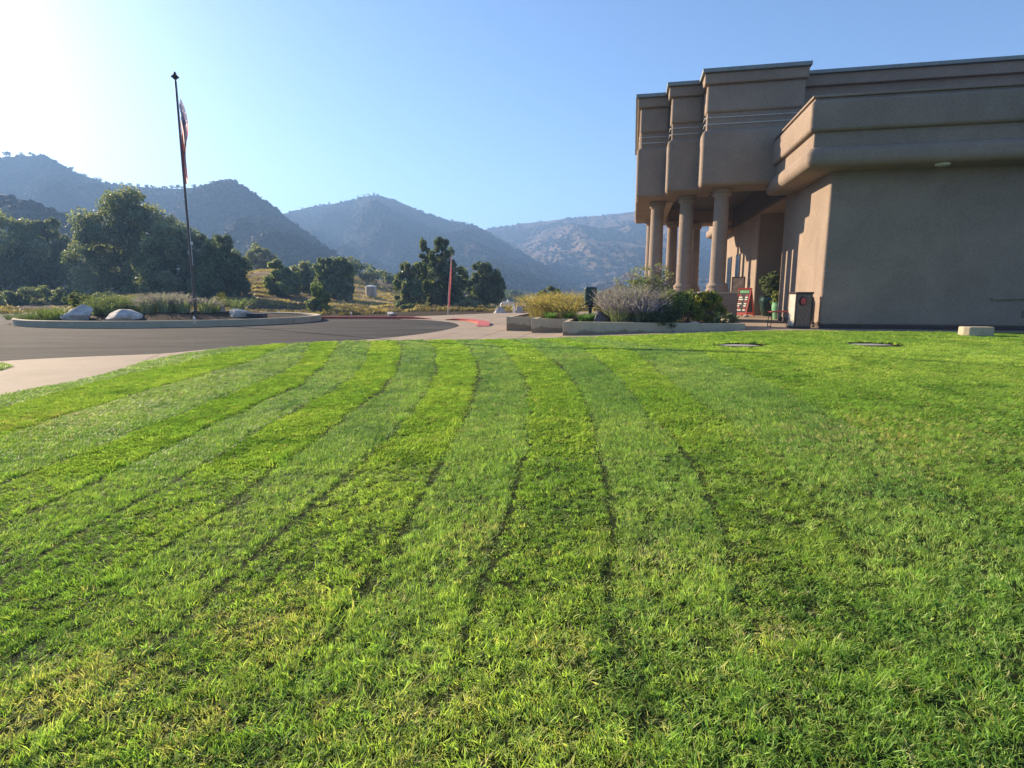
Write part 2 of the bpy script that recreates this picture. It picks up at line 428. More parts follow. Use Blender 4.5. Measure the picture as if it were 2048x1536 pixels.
# paved forecourt: joint bed with slabs laid in line with the building
fore_poly = GP([(560, 690), (700, 681.5), (780, 675), (850, 667), (895, 659), (918, 652.5), (912, 647.5), (890, 643.5), (850, 640.3), (800, 638.4), (830, 633), (900, 630), (1010, 625.5)])
fore_poly = [np.array(p) for p in fore_poly] + [W(24, -9)[:2], W(14, -6)[:2], W(9.5, -6.4)[:2], W(24, -1)[:2], W(24, 3.2)[:2], W(5.5, 3.2)[:2], W(5.5, .3)[:2], W(.3, .3)[:2], W(.3, 28)[:2], W(-1.95, 28)[:2], W(-1.95, -.9)[:2]] + [np.array(p) for p in GP([(1490, 666), (1300, 673), (1126, 679), (1000, 682), (850, 684), (700, 686)])]
fore = sheet('forecourt', fore_poly, -.045, M['joint']); tag(fore, kind='structure')
ns = 0
for iu in range(-5, 17):
    for iv in range(-13, 25):
        u0, u1, v0, v1 = -1.0 + iu * 1.5, -1.0 + (iu + 1) * 1.5, -8.66 + iv * 1.5, -8.66 + (iv + 1) * 1.5
        e = .009
        pc = fore_poly
        for n_, d_ in ((EU, CORNER @ EU + u0 + e), (-EU, -(CORNER @ EU + u1 - e)), (EV, CORNER @ EV + v0 + e), (-EV, -(CORNER @ EV + v1 - e))):
            pc = clip_half(pc, n_, d_)
            if len(pc) < 3: break
        if len(pc) < 3: continue
        pc = clean(pc)
        if len(pc) < 3 or area(pc) < .06: continue
        if u0 > -1 and u1 < 5 and v0 > -8.6 and v1 < -3: continue        # inside the planted bed
        if u0 > 12 and v0 > -4: continue
        try: sheet('slab', pc, -.042 - .0015 * rnd.random(), M['slab'], .046, fore); ns += 1
        except Exception: pass

# red painted kerbs beyond the driveway
def ribbon_kerb(name, px, width, h, mat, label, off=0.0):
    pts = smooth_path(GP(px), 4)
    mb = MB(); V = []; F = []
    for i, p in enumerate(pts):
        t = pts[min(i + 1, len(pts) - 1)] - pts[max(i - 1, 0)]; t /= np.linalg.norm(t); n = np.array([-t[1], t[0]])
        z = float(gz(*p)); a = p; b = p + n * width
        hh = h * min(1, .25 + .75 * min(i, len(pts) - 1 - i) / 3)
        V += [(a[0], a[1], z - .05), (a[0] + n[0] * .02, a[1] + n[1] * .02, z + hh - .02), (a[0] + n[0] * .04, a[1] + n[1] * .04, z + hh), (b[0], b[1], z + hh), (b[0], b[1], z - .05)]
    for i in range(len(pts) - 1):
        for k in range(4): F.append([i * 5 + k, i * 5 + k + 1, (i + 1) * 5 + k + 1, (i + 1) * 5 + k])
    F += [[0, 1, 2, 3, 4], [(len(pts) - 1) * 5 + k for k in (4, 3, 2, 1, 0)]]
    o = mb.add(V, F).build(name, mat); tag(o, label, 'kerb'); return o
ribbon_kerb('kerb', [(860, 638.5), (800, 637.6), (700, 637.3), (620, 637.3), (545, 637.6), (500, 637.5)], -.22, .13, M['red_paint'], 'long straight red painted kerb behind the dark driveway')
ribbon_kerb('kerb', [(955, 653), (957, 648), (940, 643.5), (915, 641.2), (890, 640.3)], -.55, .11, M['red_paint'], 'short curved red painted kerb end at the tip of the driveway')

# natural ground out to the horizon: dry field, a knoll on the left and lower valley land
def terrain(x, y):
    x = np.asarray(x, float); y = np.asarray(y, float)
    near = np.interp(vcoord(x, y), KN, KZ) - .22
    k = 5.6 * np.exp(-((x + 41) / 14.5) ** 2) * sstep(50, 112, y) * (1 - .9 * sstep(150, 260, y))
    valley = -4.5 * sstep(52, 130, y) * (sstep(-24, 6, x) + .5 * sstep(-45, -70, x)) - 8 * sstep(200, 800, y)
    fill = -.05 * sstep(46, 40, y)
    wob = (fbm(x * .05, y * .05, 3) - .5) * 1.2 * sstep(48, 80, y) + (fbm(x * .3, y * .3, 5) - .5) * .25 * sstep(42, 55, y)
    return near + .18 * sstep(36, 44, y) * sstep(-200, -2, -x) + fill + k + valley + wob
gx = np.concatenate([-np.geomspace(3400, 90, 26), np.linspace(-84, 60, 97), np.geomspace(66, 3400, 26)])
gy = np.concatenate([[-300, -120, -50], np.linspace(-20, 30, 26), np.linspace(31.5, 200, 113), np.geomspace(206, 3400, 28)])
X, Y = np.meshgrid(gx, gy); Z = terrain(X, Y)
V = np.stack([X.ravel(), Y.ravel(), Z.ravel()], 1)
nx, ny = len(gx), len(gy)
I = (np.arange(ny - 1)[:, None] * nx + np.arange(nx - 1)[None, :]).ravel()
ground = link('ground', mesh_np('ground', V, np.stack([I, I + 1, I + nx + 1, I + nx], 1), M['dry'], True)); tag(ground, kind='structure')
def tz(x, y): return float(terrain(np.array([x]), np.array([y]))[0])

# ------------------------------------------------------------------ scattering through geometry nodes (uncountable cover only)
def tool_collection(name, objs):
    c = bpy.data.collections.new(name)
    for o in objs: c.objects.link(o)
    return c
def scatter(name, P, rot, scl, kind, tint, coll):
    n = len(P); me = bpy.data.meshes.new(name)
    me.vertices.add(n); me.vertices.foreach_set('co', np.asarray(P, np.float32).ravel())
    for nm, ty, d in (('rot', 'FLOAT_VECTOR', rot), ('scl', 'FLOAT_VECTOR', scl)):
        a = me.attributes.new(nm, ty, 'POINT'); a.data.foreach_set('vector', np.asarray(d, np.float32).ravel())
    a = me.attributes.new('pick', 'INT', 'POINT'); a.data.foreach_set('value', np.asarray(kind, np.int32))
    a = me.attributes.new('tint', 'FLOAT_COLOR', 'POINT')
    a.data.foreach_set('color', np.concatenate([np.asarray(tint, np.float32), np.ones((n, 1), np.float32)], 1).ravel())
    o = link(name, me)
    ng = bpy.data.node_groups.new(name + '_nodes', 'GeometryNodeTree')
    ng.interface.new_socket('Geometry', in_out='INPUT', socket_type='NodeSocketGeometry')
    ng.interface.new_socket('Geometry', in_out='OUTPUT', socket_type='NodeSocketGeometry')
    N = ng.nodes; L = ng.links
    gi = N.new('NodeGroupInput'); go = N.new('NodeGroupOutput')
    m2p = N.new('GeometryNodeMeshToPoints'); L.new(gi.outputs[0], m2p.inputs[0])
    ci = N.new('GeometryNodeCollectionInfo'); ci.inputs[0].default_value = coll; ci.inputs[1].default_value = True; ci.inputs[2].default_value = True
    iop = N.new('GeometryNodeInstanceOnPoints'); L.new(m2p.outputs[0], iop.inputs['Points']); L.new(ci.outputs[0], iop.inputs['Instance'])
    iop.inputs['Pick Instance'].default_value = True
    def attr(nm, ty):
        a = N.new('GeometryNodeInputNamedAttribute'); a.data_type = ty; a.inputs[0].default_value = nm; return a.outputs[0]
    e2r = N.new('FunctionNodeEulerToRotation'); L.new(attr('rot', 'FLOAT_VECTOR'), e2r.inputs[0])
    L.new(attr('pick', 'INT'), iop.inputs['Instance Index']); L.new(e2r.outputs[0], iop.inputs['Rotation']); L.new(attr('scl', 'FLOAT_VECTOR'), iop.inputs['Scale'])
    L.new(iop.outputs[0], go.inputs[0])
    md = o.modifiers.new('scatter', 'NODES'); md.node_group = ng
    return o

# ------------------------------------------------------------------ grass
rg = np.random.default_rng(11)
def tuft(name, n, rad, h, w, lean, spread, seg=2, flat=False):
    r = np.random.default_rng(abs(hash(name)) % 1000 if False else sum(map(ord, name)))
    V = []; F = []
    for i in range(n):
        a = r.uniform(0, 2 * math.pi); q = rad * math.sqrt(r.uniform()); b = np.array([q * math.cos(a), q * math.sin(a), 0])
        hh = h * r.uniform(.55, 1.15); az = r.uniform(0, 2 * math.pi)
        d = np.array([lean + spread * math.cos(az) * r.uniform(.3, 1), spread * math.sin(az) * r.uniform(.3, 1), 1.0]); d /= np.linalg.norm(d)
        sd = r.uniform(0, 2 * math.pi); s = np.array([math.cos(sd), math.sin(sd), 0]) * w * r.uniform(.6, 1.2) * .5
        bend = np.array([d[0], d[1], 0]) * r.uniform(.2, .9)
        m = b + d * hh * .55; t = b + d * hh + bend * hh * .5 - np.array([0, 0, .18 * hh * r.uniform()])
        k = len(V); V += [b - s, b + s, m - s * .85, m + s * .85, t]
        F += [[k, k + 1, k + 3, k + 2], [k + 2, k + 3, k + 4]]
    me = mesh_np(name, V, F, M['grass']); return bpy.data.objects.new(name, me)
def clover(name, n, rad, h):
    r = np.random.default_rng(5); V = []; F = []
    for i in range(n):
        a = r.uniform(0, 6.28); q = rad * math.sqrt(r.uniform()); c = np.array([q * math.cos(a), q * math.sin(a), h * r.uniform(.5, 1)])
        for j in range(3):
            t = a + j * 2.094 + r.uniform(-.2, .2); e = np.array([math.cos(t), math.sin(t), r.uniform(-.1, .45)]); s = np.array([-math.sin(t), math.cos(t), 0])
            L_ = .011 * r.uniform(.8, 1.3); k = len(V)
            V += [c, c + e * L_ * .6 - s * L_ * .5, c + e * L_ * 1.15, c + e * L_ * .6 + s * L_ * .5]; F += [[k, k + 1, k + 2, k + 3]]
        k = len(V); V += [(c[0] * .8, c[1] * .8, 0), (c[0] * .8 + .0015, c[1] * .8, 0), tuple(c)]; F += [[k, k + 1, k + 2]]
    return bpy.data.objects.new(name, mesh_np(name, V, F, M['grass']))
tufts = [tuft('t0_fine', 18, .030, .029, .0034, .75, .75), tuft('t1_fine', 16, .030, .033, .0040, .75, .95), tuft('t2_broad', 10, .028, .033, .0052, .35, 1.5),
         tuft('t3_flat', 14, .034, .036, .0038, .3, 2.6), clover('t4_clover', 9, .03, .032),
         tuft('t5_mid', 28, .060, .042, .0060, .88, .6), tuft('t6_mid', 26, .060, .044, .0068, .80, .7),
         tuft('t7_far', 36, .085, .044, .0105, .92, .6), tuft('t8_far', 34, .085, .046, .0115, .85, .7), tuft('t9_tall', 6, .018, .052, .0042, .35, .9)]
grass_coll = tool_collection('grass_tufts', tufts)

def in_poly(px, py, poly):
    c = np.zeros(len(px), bool); n = len(poly); j = n - 1
    for i in range(n):
        xi, yi = poly[i]; xj, yj = poly[j]
        if yi != yj:
            k = ((yi > py) != (yj > py)) & (px < (xj - xi) * (py - yi) / (yj - yi) + xi); c ^= k
        j = i
    return c
lines_px = [[(-40, 830), (200, 765), (420, 715), (520, 693)], [(-30, 890), (130, 835), (330, 775), (500, 725), (575, 690)],
    [(0, 975), (150, 920), (300, 855), (425, 805), (525, 765), (590, 735), (620, 690)],
    [(-20, 1065), (100, 1010), (200, 965), (325, 905), (440, 850), (510, 815), (600, 775), (650, 735), (675, 693)],
    [(40, 1150), (225, 1035), (350, 970), (500, 880), (600, 820), (685, 772), (725, 735), (740, 695)],
    [(200, 1200), (400, 1055), (480, 1000), (615, 905), (700, 830), (765, 785), (795, 745), (805, 700)],
    [(330, 1290), (500, 1130), (610, 1040), (700, 950), (780, 880), (840, 810), (870, 755), (874, 700)],
    [(680, 1250), (740, 1160), (820, 1040), (850, 985), (890, 920), (930, 855), (952, 795), (957, 740), (940, 697)],
    [(960, 1200), (1000, 1090), (1030, 1020), (1050, 930), (1058, 850), (1050, 760), (1005, 697)],
    [(1225, 1150), (1225, 1020), (1215, 960), (1195, 880), (1165, 790), (1125, 740), (1070, 694)],
    [(1500, 1250), (1470, 1150), (1440, 1060), (1400, 970), (1350, 890), (1290, 820), (1240, 760), (1170, 700)],
    [(1760, 1200), (1660, 1040), (1560, 930), (1450, 840), (1350, 770), (1270, 705)],
    [(1950, 1040), (1800, 920), (1640, 820), (1480, 745), (1400, 708)]]
line_w = [.5, .55, .8, 1, 1, 1, 1, 1, .95, .85, .7, .35, .25]
line_xy = []
for L in lines_px:
    q = np.array([G(*p)[:2] for p in L]); o_ = np.argsort(q[:, 1]); line_xy.append(q[o_])
def line_x(k, y):
    q = line_xy[k]; r = np.interp(y, q[:, 1], q[:, 0])
    lo = y < q[0, 1]; s0 = (q[1, 0] - q[0, 0]) / (q[1, 1] - q[0, 1]); r = np.where(lo, q[0, 0] + (y - q[0, 1]) * np.clip(s0, -.2, .2), r)
    hi = y > q[-1, 1]; r = np.where(hi, q[-1, 0] + (y - q[-1, 1]) * -.25, r); return r
bands = [(.7, 2.6, 2350, 0), (2.6, 4.9, 1700, 0), (4.9, 8.5, 640, 1), (8.5, 13, 420, 1), (13, 20, 260, 2)]
PX = []; PY = []; BD = []
for (y0, y1, dens, b) in bands:
    half = y1 * 1.45 + 2.5; n = int((y1 - y0) * 2 * half * dens)
    x = rg.uniform(-half, half, n); y = rg.uniform(y0, y1, n)
    keep = (np.abs(x) < y * .95 + 1.6) | ((np.abs(x) < y * 1.45 + 2.5) & (rg.uniform(size=n) < .6)); PX.append(x[keep]); PY.append(y[keep]); BD.append(np.full(keep.sum(), b))
x = np.concatenate(PX); y = np.concatenate(PY); bd = np.concatenate(BD)
boxes = [G(1478, 691.5), G(1737, 690)]
keep = in_poly(x, y, [tuple(p) for p in lawn_poly])
for bpos in boxes: keep &= ((x - bpos[0]) ** 2 / .62 ** 2 + (y - bpos[1] + .20) ** 2 / .62 ** 2) > 1
vx = GP([(-120, 745), (0, 728), (22, 733), (12, 738), (0, 741), (-130, 765)])
nv = 900; xv = rg.uniform(-16, -9, nv * 6); yv = rg.uniform(10, 14, nv * 6); kv = in_poly(xv, yv, [tuple(p) for p in vx])
x = np.concatenate([x[keep], xv[kv]]); y = np.concatenate([y[keep], yv[kv]]); bd = np.concatenate([bd[keep], np.full(kv.sum(), 2)])
n = len(x)
stripe = np.zeros(n, int); dist = np.full(n, 9.0); side = np.zeros(n); wgt = np.zeros(n)
wob = (fbm(x * 1.3, y * 1.3, 91, 3) - .5) * .13 + (fbm(x * 9, y * 9, 92, 2) - .5) * .05
for k in range(len(line_xy)):
    d = x + wob - line_x(k, y); stripe += d > 0
    near_ = np.abs(d) < dist; dist = np.where(near_, np.abs(d), dist); side = np.where(near_, np.sign(d), side); wgt = np.where(near_, line_w[k], wgt)
fade = sstep(1.2, 2.8, y) * np.minimum(1, wgt * 1.15) * (.55 + .45 * (fbm(x * .9, y * .7, 77, 3) > .40))
gw = .022 + .0052 * y                          # groove half width
groove = np.clip(1 - dist / gw, 0, 1) * fade
ridge = ((dist > gw) & (dist < gw * 2.4) & (side < 0)) * fade
lean_amt = sstep(1.6, 3.2, y)
ang = np.where(stripe % 2 == 0, math.pi * .5, -math.pi * .5) + .25 * np.sin(y * .5)
ang = ang + rg.normal(0, 1, n) * (.50 + 1.5 * (1 - lean_amt))
rough_ = fbm(x * 2.2, y * 2.2, 15, 4); patch = fbm(x * .7 + 3, y * .7, 25, 4); big = fbm(x * .18, y * .18, 35, 3)
hgt = (.55 + .85 * rough_) * (1 - .72 * groove) * (1 + .28 * ridge)
hgt *= 1 + .45 * (1 - lean_amt) * (fbm(x * 5, y * 5, 45, 2) - .3)
for bpos in boxes:
    qd = np.sqrt((x - bpos[0]) ** 2 / .60 ** 2 + (y - bpos[1]) ** 2 / .42 ** 2); hgt *= 1 + 1.0 * np.exp(-((qd - 1.05) / .14) ** 2) * (y > bpos[1] - .1)
clump = fbm(x * 9, y * 9, 47, 3)
hgt = np.where(bd == 0, hgt * (.48 + 1.05 * clump), hgt)
pick = np.where(bd == 2, rg.integers(7, 9, n), np.where(bd == 1, rg.integers(5, 7, n), rg.choice([0, 0, 1, 1, 2, 3, 3], n)))
cl = (bd == 0) & (fbm(x * 1.6 + 9, y * 1.6, 55, 3) > .58) & (rg.uniform(size=n) < .0); pick = np.where(cl, 4, pick)
tall = (bd == 0) & (rg.uniform(size=n) < .03); pick = np.where(tall, 9, pick)
scl = np.stack([np.ones(n), np.ones(n), hgt], 1) * rg.uniform(.85, 1.2, n)[:, None]
tilt = rg.normal(0, 1, (n, 2)) * np.where(bd == 0, .30, .12)[:, None]; rot = np.stack([tilt[:, 0], tilt[:, 1], ang], 1)
# colour of the grass itself: green to yellow green, straw where it is dry
green = np.array([.27, .435, .10]); yell = np.array([.52, .63, .17]); deep = np.array([.11, .27, .055]); straw = np.array([.64, .56, .28])
t1 = np.clip((patch - .50) * 1.5 + .22 + rg.normal(0, .36, n), 0, 1)[:, None]
col = green * (1 - t1) + yell * t1
t2 = np.clip((.46 - rough_) * 3 + rg.normal(0, .15, n), 0, 1)[:, None] * .7; col = col * (1 - t2) + deep * t2
dryn = np.zeros(n)
for (dx_, dy_, r_, a_) in [(110, 1400, .26, .8), (240, 1375, .2, .75), (540, 1265, .28, .65), (960, 1085, .22, .5), (1545, 1280, .14, .75), (1290, 1130, .25, .35), (1780, 880, .9, .4), (60, 855, .9, .35), (380, 1480, .16, .6), (1120, 1300, .15, .4), (1130, 1480, .2, .35), (860, 1450, .25, .35)]:
    c = G(dx_, dy_); dryn = np.maximum(dryn, a_ * np.exp(-((x - c[0]) ** 2 + (y - c[1]) ** 2) / r_ ** 2))
dryn = dryn * (.2 + 1.0 * fbm(x * 6, y * 6, 65, 2)) * 1.15 + .05 * (1 - lean_amt) + .02
t3 = (rg.uniform(size=n) < dryn)[:, None] * rg.uniform(.45, 1, n)[:, None]; col = col * (1 - t3) + straw * t3
tone = np.where(stripe % 2 == 0, 1.0, .97) * (.86 + .28 * big)  # alternate stripes tinted darker, painting in how leaning blades catch light; broad tone random
col = col * tone[:, None] * np.where(bd == 0, rg.uniform(.50, 1.55, n), rg.uniform(.65, 1.38, n))[:, None]
P = np.stack([x, y, gz(x, y) + .018 - .012 * groove], 1)
kg = (bd > 0) | (clump > .34) | (rg.uniform(size=n) < .80)
grass = scatter('grass', P[kg], rot[kg], scl[kg], pick[kg], col[kg], grass_coll)
tag(grass, 'short striped green lawn grass with mower lines', 'grass', kind='stuff')

# ------------------------------------------------------------------ hills
def hill_mat(name, c_dirt, c_dry, c_veg, s=1.0):
    m, nt, b = new_mat(name); co = coords(nt, 'World')
    n1 = noise_node(nt, .006 * s, 8, .62, co, .6); n2 = noise_node(nt, .035 * s, 8, .72, co); n3 = noise_node(nt, .012 * s, 6, .6, coords(nt, 'World', (1, 1, .4)), 1.2)
    c = ramp(nt, n1, [(.35, c_dirt), (.6, c_dry)])
    c = mix(nt, ramp(nt, n2, [(.42, (0, 0, 0)), (.56, (.9, .9, .9))]), c, c_veg)
    c = mix(nt, ramp(nt, n3, [(.64, (0, 0, 0)), (.70, (.75, .75, .75))]), c, tuple(min(1, x * 1.7) for x in c_dry))
    nt.links.new(c, b.inputs['Base Color']); b.inputs['Roughness'].default_value = 1; b.inputs['Specular IOR Level'].default_value = 0
    bump(nt, b, n2, .6, 2.5)
    return m
M['hill_brown'] = hill_mat('hill_chaparral', (.14, .097, .072), (.21, .148, .108), (.07, .064, .045))
M['hill_dark'] = hill_mat('hill_scrub', (.062, .050, .038), (.10, .076, .055), (.034, .037, .026))
M['hill_pale'] = hill_mat('hill_grass', (.20, .155, .095), (.30, .235, .145), (.085, .085, .05), 2)
def blob_mesh(name, seed, leaves=60, r=.5, up=.6):
    r_ = np.random.default_rng(seed); V = []; F = []
    for i in range(leaves):
        d = r_.normal(size=3); d /= np.linalg.norm(d); d[2] = abs(d[2]) * 1.0
        c = d * r_.uniform(.55, 1.0) * np.array([r, r, up]); s = r_.uniform(.16, .30)
        a = np.cross(d, r_.normal(size=3)); a /= np.linalg.norm(a); b = np.cross(d, a) + d * r_.uniform(-.5, .5)
        k = len(V); V += [c - a * s, c - b * s * .8, c + a * s, c + b * s * .8]; F.append([k, k + 1, k + 2, k + 3])
    return bpy.data.objects.new(name, mesh_np(name, V, F, M['scrub']))
scrub_coll = tool_collection('scrub_bushes', [blob_mesh('s%d' % i, 40 + i) for i in range(4)])
ridge_store = {}
def hill(name, px, depths, front, base_z, mat, seed, rough, nscrub, bush, label, gully=1.0, back=.5, shape=1.25, ns=220, nt_=64, veg=(.045, .052, .026)):
    xs = [p[0] for p in px]; ys = [p[1] for p in px]
    X_ = np.linspace(xs[0], xs[-1], ns); Yp = np.interp(X_, xs, ys); D = np.interp(X_, [d[0] for d in depths], [d[1] for d in depths])
    Yp = Yp + (fbm(X_ * .08, X_ * 0 + seed, seed, 4) - .5) * 3.5
    R = np.array([at_depth(a, b, c) for a, b, c in zip(X_, Yp, D)])
    ridge_store[name] = R
    tt = np.concatenate([np.linspace(-back, 0, nt_ // 4)[:-1], np.linspace(0, 1, nt_)])
    rows = []
    dirs = -R[:, :2] / np.linalg.norm(R[:, :2], axis=1)[:, None]
    for t in tt:
        p = R[:, :2] + dirs * (t * front)
        q = abs(t)
        z = base_z + (R[:, 2] - base_z) * (1 - q) ** shape if t >= 0 else R[:, 2] - (R[:, 2] - base_z) * q * .9
        H_ = np.maximum(R[:, 2] - base_z, 1)
        s_ = 1 / (front * .32)
        nz = (ridged(p[:, 0] * s_ * 1.25 + seed, p[:, 1] * s_ * .5, seed, 5) - .55) * H_ * rough * 1.35 * gully * sstep(0, .35, q) * sstep(1.02, .6, q)
        nz += (fbm(p[:, 0] * s_ * 6, p[:, 1] * s_ * 6, seed + 5, 3) - .5) * H_ * .03 * sstep(0, .1, q)
        rows.append(np.stack([p[:, 0], p[:, 1], z + nz], 1))
    Vv = np.array(rows); m_, n_ = Vv.shape[:2]
    I = (np.arange(m_ - 1)[:, None] * n_ + np.arange(n_ - 1)[None, :]).ravel()
    o = link(name, mesh_np(name, Vv.reshape(-1, 3), np.stack([I, I + n_, I + n_ + 1, I + 1], 1), mat, True)); tag(o, kind='structure')
    r_ = np.random.default_rng(seed + 100)
    a = r_.uniform(len(tt) - nt_, m_ - 1.001, nscrub * 3); b = r_.uniform(0, n_ - 1.001, nscrub * 3)
    ia = a.astype(int); ib = b.astype(int); fa = (a - ia)[:, None]; fb = (b - ib)[:, None]
    P_ = (Vv[ia, ib] * (1 - fb) + Vv[ia, ib + 1] * fb) * (1 - fa) + (Vv[ia + 1, ib] * (1 - fb) + Vv[ia + 1, ib + 1] * fb) * fa
    dn = fbm(P_[:, 0] / (front * .10), P_[:, 1] / (front * .10), seed + 9, 4)
    kp = r_.uniform(size=len(P_)) < sstep(.34, .62, dn) * .85 + .06; P_ = P_[kp][:nscrub]; n2 = len(P_)
    sc = bush * r_.uniform(.5, 1.5, n2) ** 1.3
    c_ = np.array(veg)[None] * r_.uniform(.6, 1.5, (n2, 1)) + r_.normal(0, .006, (n2, 3)); c_ = np.clip(c_, .012, 1)
    so = scatter('scrub', P_ - np.array([0, 0, .1]), np.stack([np.zeros(n2), np.zeros(n2), r_.uniform(0, 6.28, n2)], 1), np.stack([sc, sc, sc * r_.uniform(.6, 1.1, n2)], 1), r_.integers(0, 4, n2), c_, scrub_coll)
    tag(so, label, 'scrub', kind='stuff')
    return o
hill('hill_left', [(-420, 330), (-250, 300), (-100, 296), (0, 314), (60, 312), (92, 311), (120, 326), (150, 345), (200, 363), (240, 371), (300, 375), (360, 377), (385, 375), (420, 366), (450, 358), (462, 357), (490, 374), (540, 408), (580, 440), (640, 482), (680, 512), (720, 543), (770, 580), (800, 592)],
     [(-420, 700), (0, 720), (460, 640), (800, 470)], 380, -8, M['hill_dark'], 3, .42, 15000, 2.6, 'dark scrub bushes dotted over the peaked hill behind the oaks')
hill('hill_middle', [(470, 470), (540, 440), (580, 424), (620, 413), (660, 408), (700, 403), (725, 394), (748, 389), (790, 399), (820, 413), (850, 427), (900, 441), (950, 452), (975, 466), (1020, 492), (1060, 514), (1090, 533), (1120, 550), (1150, 575), (1170, 588)],
     [(470, 1060), (750, 1020), (1170, 800)], 480, -10, M['hill_dark'], 8, .44, 18000, 3.3, 'dark scrub covering the middle hill beyond the valley')
hill('hill_right', [(850, 500), (930, 472), (980, 457), (1050, 446), (1100, 441), (1140, 436), (1200, 431), (1270, 423), (1350, 415), (1450, 408), (1600, 410), (1800, 420), (2100, 430), (2500, 420)],
     [(850, 1400), (1270, 1240), (2500, 1200)], 720, -10, M['hill_brown'], 15, .32, 22000, 3.8, 'scattered scrub on the broad brown hill behind the portico', ns=300, veg=(.05, .05, .03))
hill('hill_near', [(-420, 340), (-200, 352), (-60, 372), (0, 389), (45, 401), (110, 421), (165, 445), (230, 480), (300, 520), (380, 575), (430, 600)],
     [(-420, 330), (430, 230)], 130, -3, M['hill_pale'], 21, .22, 3000, 2.4, 'shrubs dotted over the pale grassy slope at far left', shape=1.1)
hill('foothill', [(830, 590), (900, 548), (950, 526), (985, 519), (1020, 527), (1060, 545), (1110, 562), (1170, 568), (1260, 555), (1350, 545), (1500, 550), (1800, 570)],
     [(830, 560), (1100, 640), (1800, 700)], 240, -9, M['hill_brown'], 33, .35, 5000, 3.4, 'scrub on the low brown foothill below the right ridge', shape=1.2, veg=(.06, .058, .03))

dg = np.random.default_rng(5); nD = 16000; xd = dg.uniform(-62, 8, nD); yd = 40 + 95 * dg.uniform(size=nD) ** 1.4
kd = (fbm(xd * .25, yd * .25, 8, 3) > .42) & (yd > 43 + 6 * (xd > -10)); xd, yd = xd[kd], yd[kd]; nD = len(xd)
sd = dg.uniform(3.5, 8, nD)
dry_c = np.array([.44, .335, .185])[None] * dg.uniform(.6, 1.25, (nD, 1)); nearb = (yd + 22 * fbm(xd * .12, yd * .12, 44, 3) < 76)[:, None]; dry_c = np.where(nearb & (dg.uniform(size=(nD, 1)) < .75), dry_c * .45, dry_c)  # tufts on that bank darkened to match its soil and painted shade
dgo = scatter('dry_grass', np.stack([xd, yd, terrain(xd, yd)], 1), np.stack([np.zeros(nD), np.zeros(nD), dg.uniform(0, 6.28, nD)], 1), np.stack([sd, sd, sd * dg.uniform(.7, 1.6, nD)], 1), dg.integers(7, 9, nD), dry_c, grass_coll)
tag(dgo, 'dry straw-coloured grass covering the slope around the tank', 'grass', kind='stuff')
# ------------------------------------------------------------------ trees
def leaf_cloud(r, lobes, n, size, cols, sub=12, reach=1.0, subr=.36):
    """leaf quads gathered in sub-clumps on the surface and inside of each lobe"""
    lobes = [tuple(l) for l in lobes]; wts = np.array([(l[3] * l[4] * l[5]) ** (2 / 3) for l in lobes]); wts /= wts.sum()
    C_ = []; Rr = []; out = []
    for l, w in zip(lobes, wts):
        c = np.array(l[:3]); rad = np.array(l[3:6]); k = sub + r.integers(0, 5)
        for j in range(k):
            d = r.normal(size=3); d /= np.linalg.norm(d); f_ = r.uniform(.62, .98) * reach
            C_.append(c + d * rad * f_); Rr.append(rad * subr * r.uniform(.65, 1.35)); out.append((d, w / k))
    pr = np.array([o[1] for o in out]); pr /= pr.sum(); idx = r.choice(len(C_), n, p=pr)
    C_ = np.array(C_); Rr = np.array(Rr); D_ = np.array([o[0] for o in out])
    g = r.normal(size=(n, 3)); g /= np.linalg.norm(g, axis=1)[:, None]; g *= (r.uniform(size=(n, 1)) ** .45)
    P_ = C_[idx] + g * Rr[idx]
    nrm = g * .8 + D_[idx] * .5 + r.normal(size=(n, 3)) * .8 + np.array([0, 0, .25]); nrm /= np.linalg.norm(nrm, axis=1)[:, None]
    a = np.cross(nrm, r.normal(size=(n, 3))); a /= np.linalg.norm(a, axis=1)[:, None]; b = np.cross(nrm, a)
    s = size * r.uniform(.55, 1.3, (n, 1)); asp = r.uniform(.45, .75, (n, 1))
    fold = nrm * s * r.uniform(-.25, .25, (n, 1))
    V = np.stack([P_ - a * s, P_ - b * s * asp + fold, P_ + a * s * r.uniform(.8, 1.2, (n, 1)), P_ + b * s * asp + fold], 1).reshape(-1, 3)
    F = np.arange(4 * n).reshape(-1, 4)
    cols = np.array(cols); ci = r.integers(0, len(cols), len(C_)); base = cols[ci][idx] * r.uniform(.75, 1.25, (n, 1))
    return V, F, np.repeat(base, 4, 0)
def limbs(base, lobes, r0, top_f=.55, r=None):
    mb = MB(); base = np.array(base, float); c = np.mean([l[:3] for l in lobes], 0)
    fork = base + (c - base) * np.array([.6, .6, top_f * .6])
    mb.tube([base - (0, 0, .3), base + (fork - base) * .25 + (r0 * .3, 0, 0), base + (fork - base) * .6, fork], [r0 * 1.35, r0 * 1.05, r0 * .9, r0 * .8], 9)
    for l in lobes:
        e = np.array(l[:3]); m_ = (fork + e) / 2 + np.array([rnd.uniform(-.3, .3), rnd.uniform(-.3, .3), -.1 * l[5]])
        mb.tube([fork, m_, e, e + np.array([0, 0, l[5] * .5])], [r0 * .5, r0 * .35, r0 * .2, r0 * .06], 6)
        for j in range(2):
            d = np.array([rnd.uniform(-1, 1), rnd.uniform(-1, 1), rnd.uniform(.1, .9)]); mb.tube([m_, e + d * np.array(l[3:6]) * .7], [r0 * .22, r0 * .05], 5)
    return mb
OAK = [(.19, .225, .13), (.23, .26, .155), (.155, .195, .11), (.27, .29, .18)]
OLIVE = [(.30, .31, .20), (.25, .27, .17), (.34, .34, .22)]
DEEP = [(.12, .165, .09), (.15, .19, .10), (.17, .21, .11)]
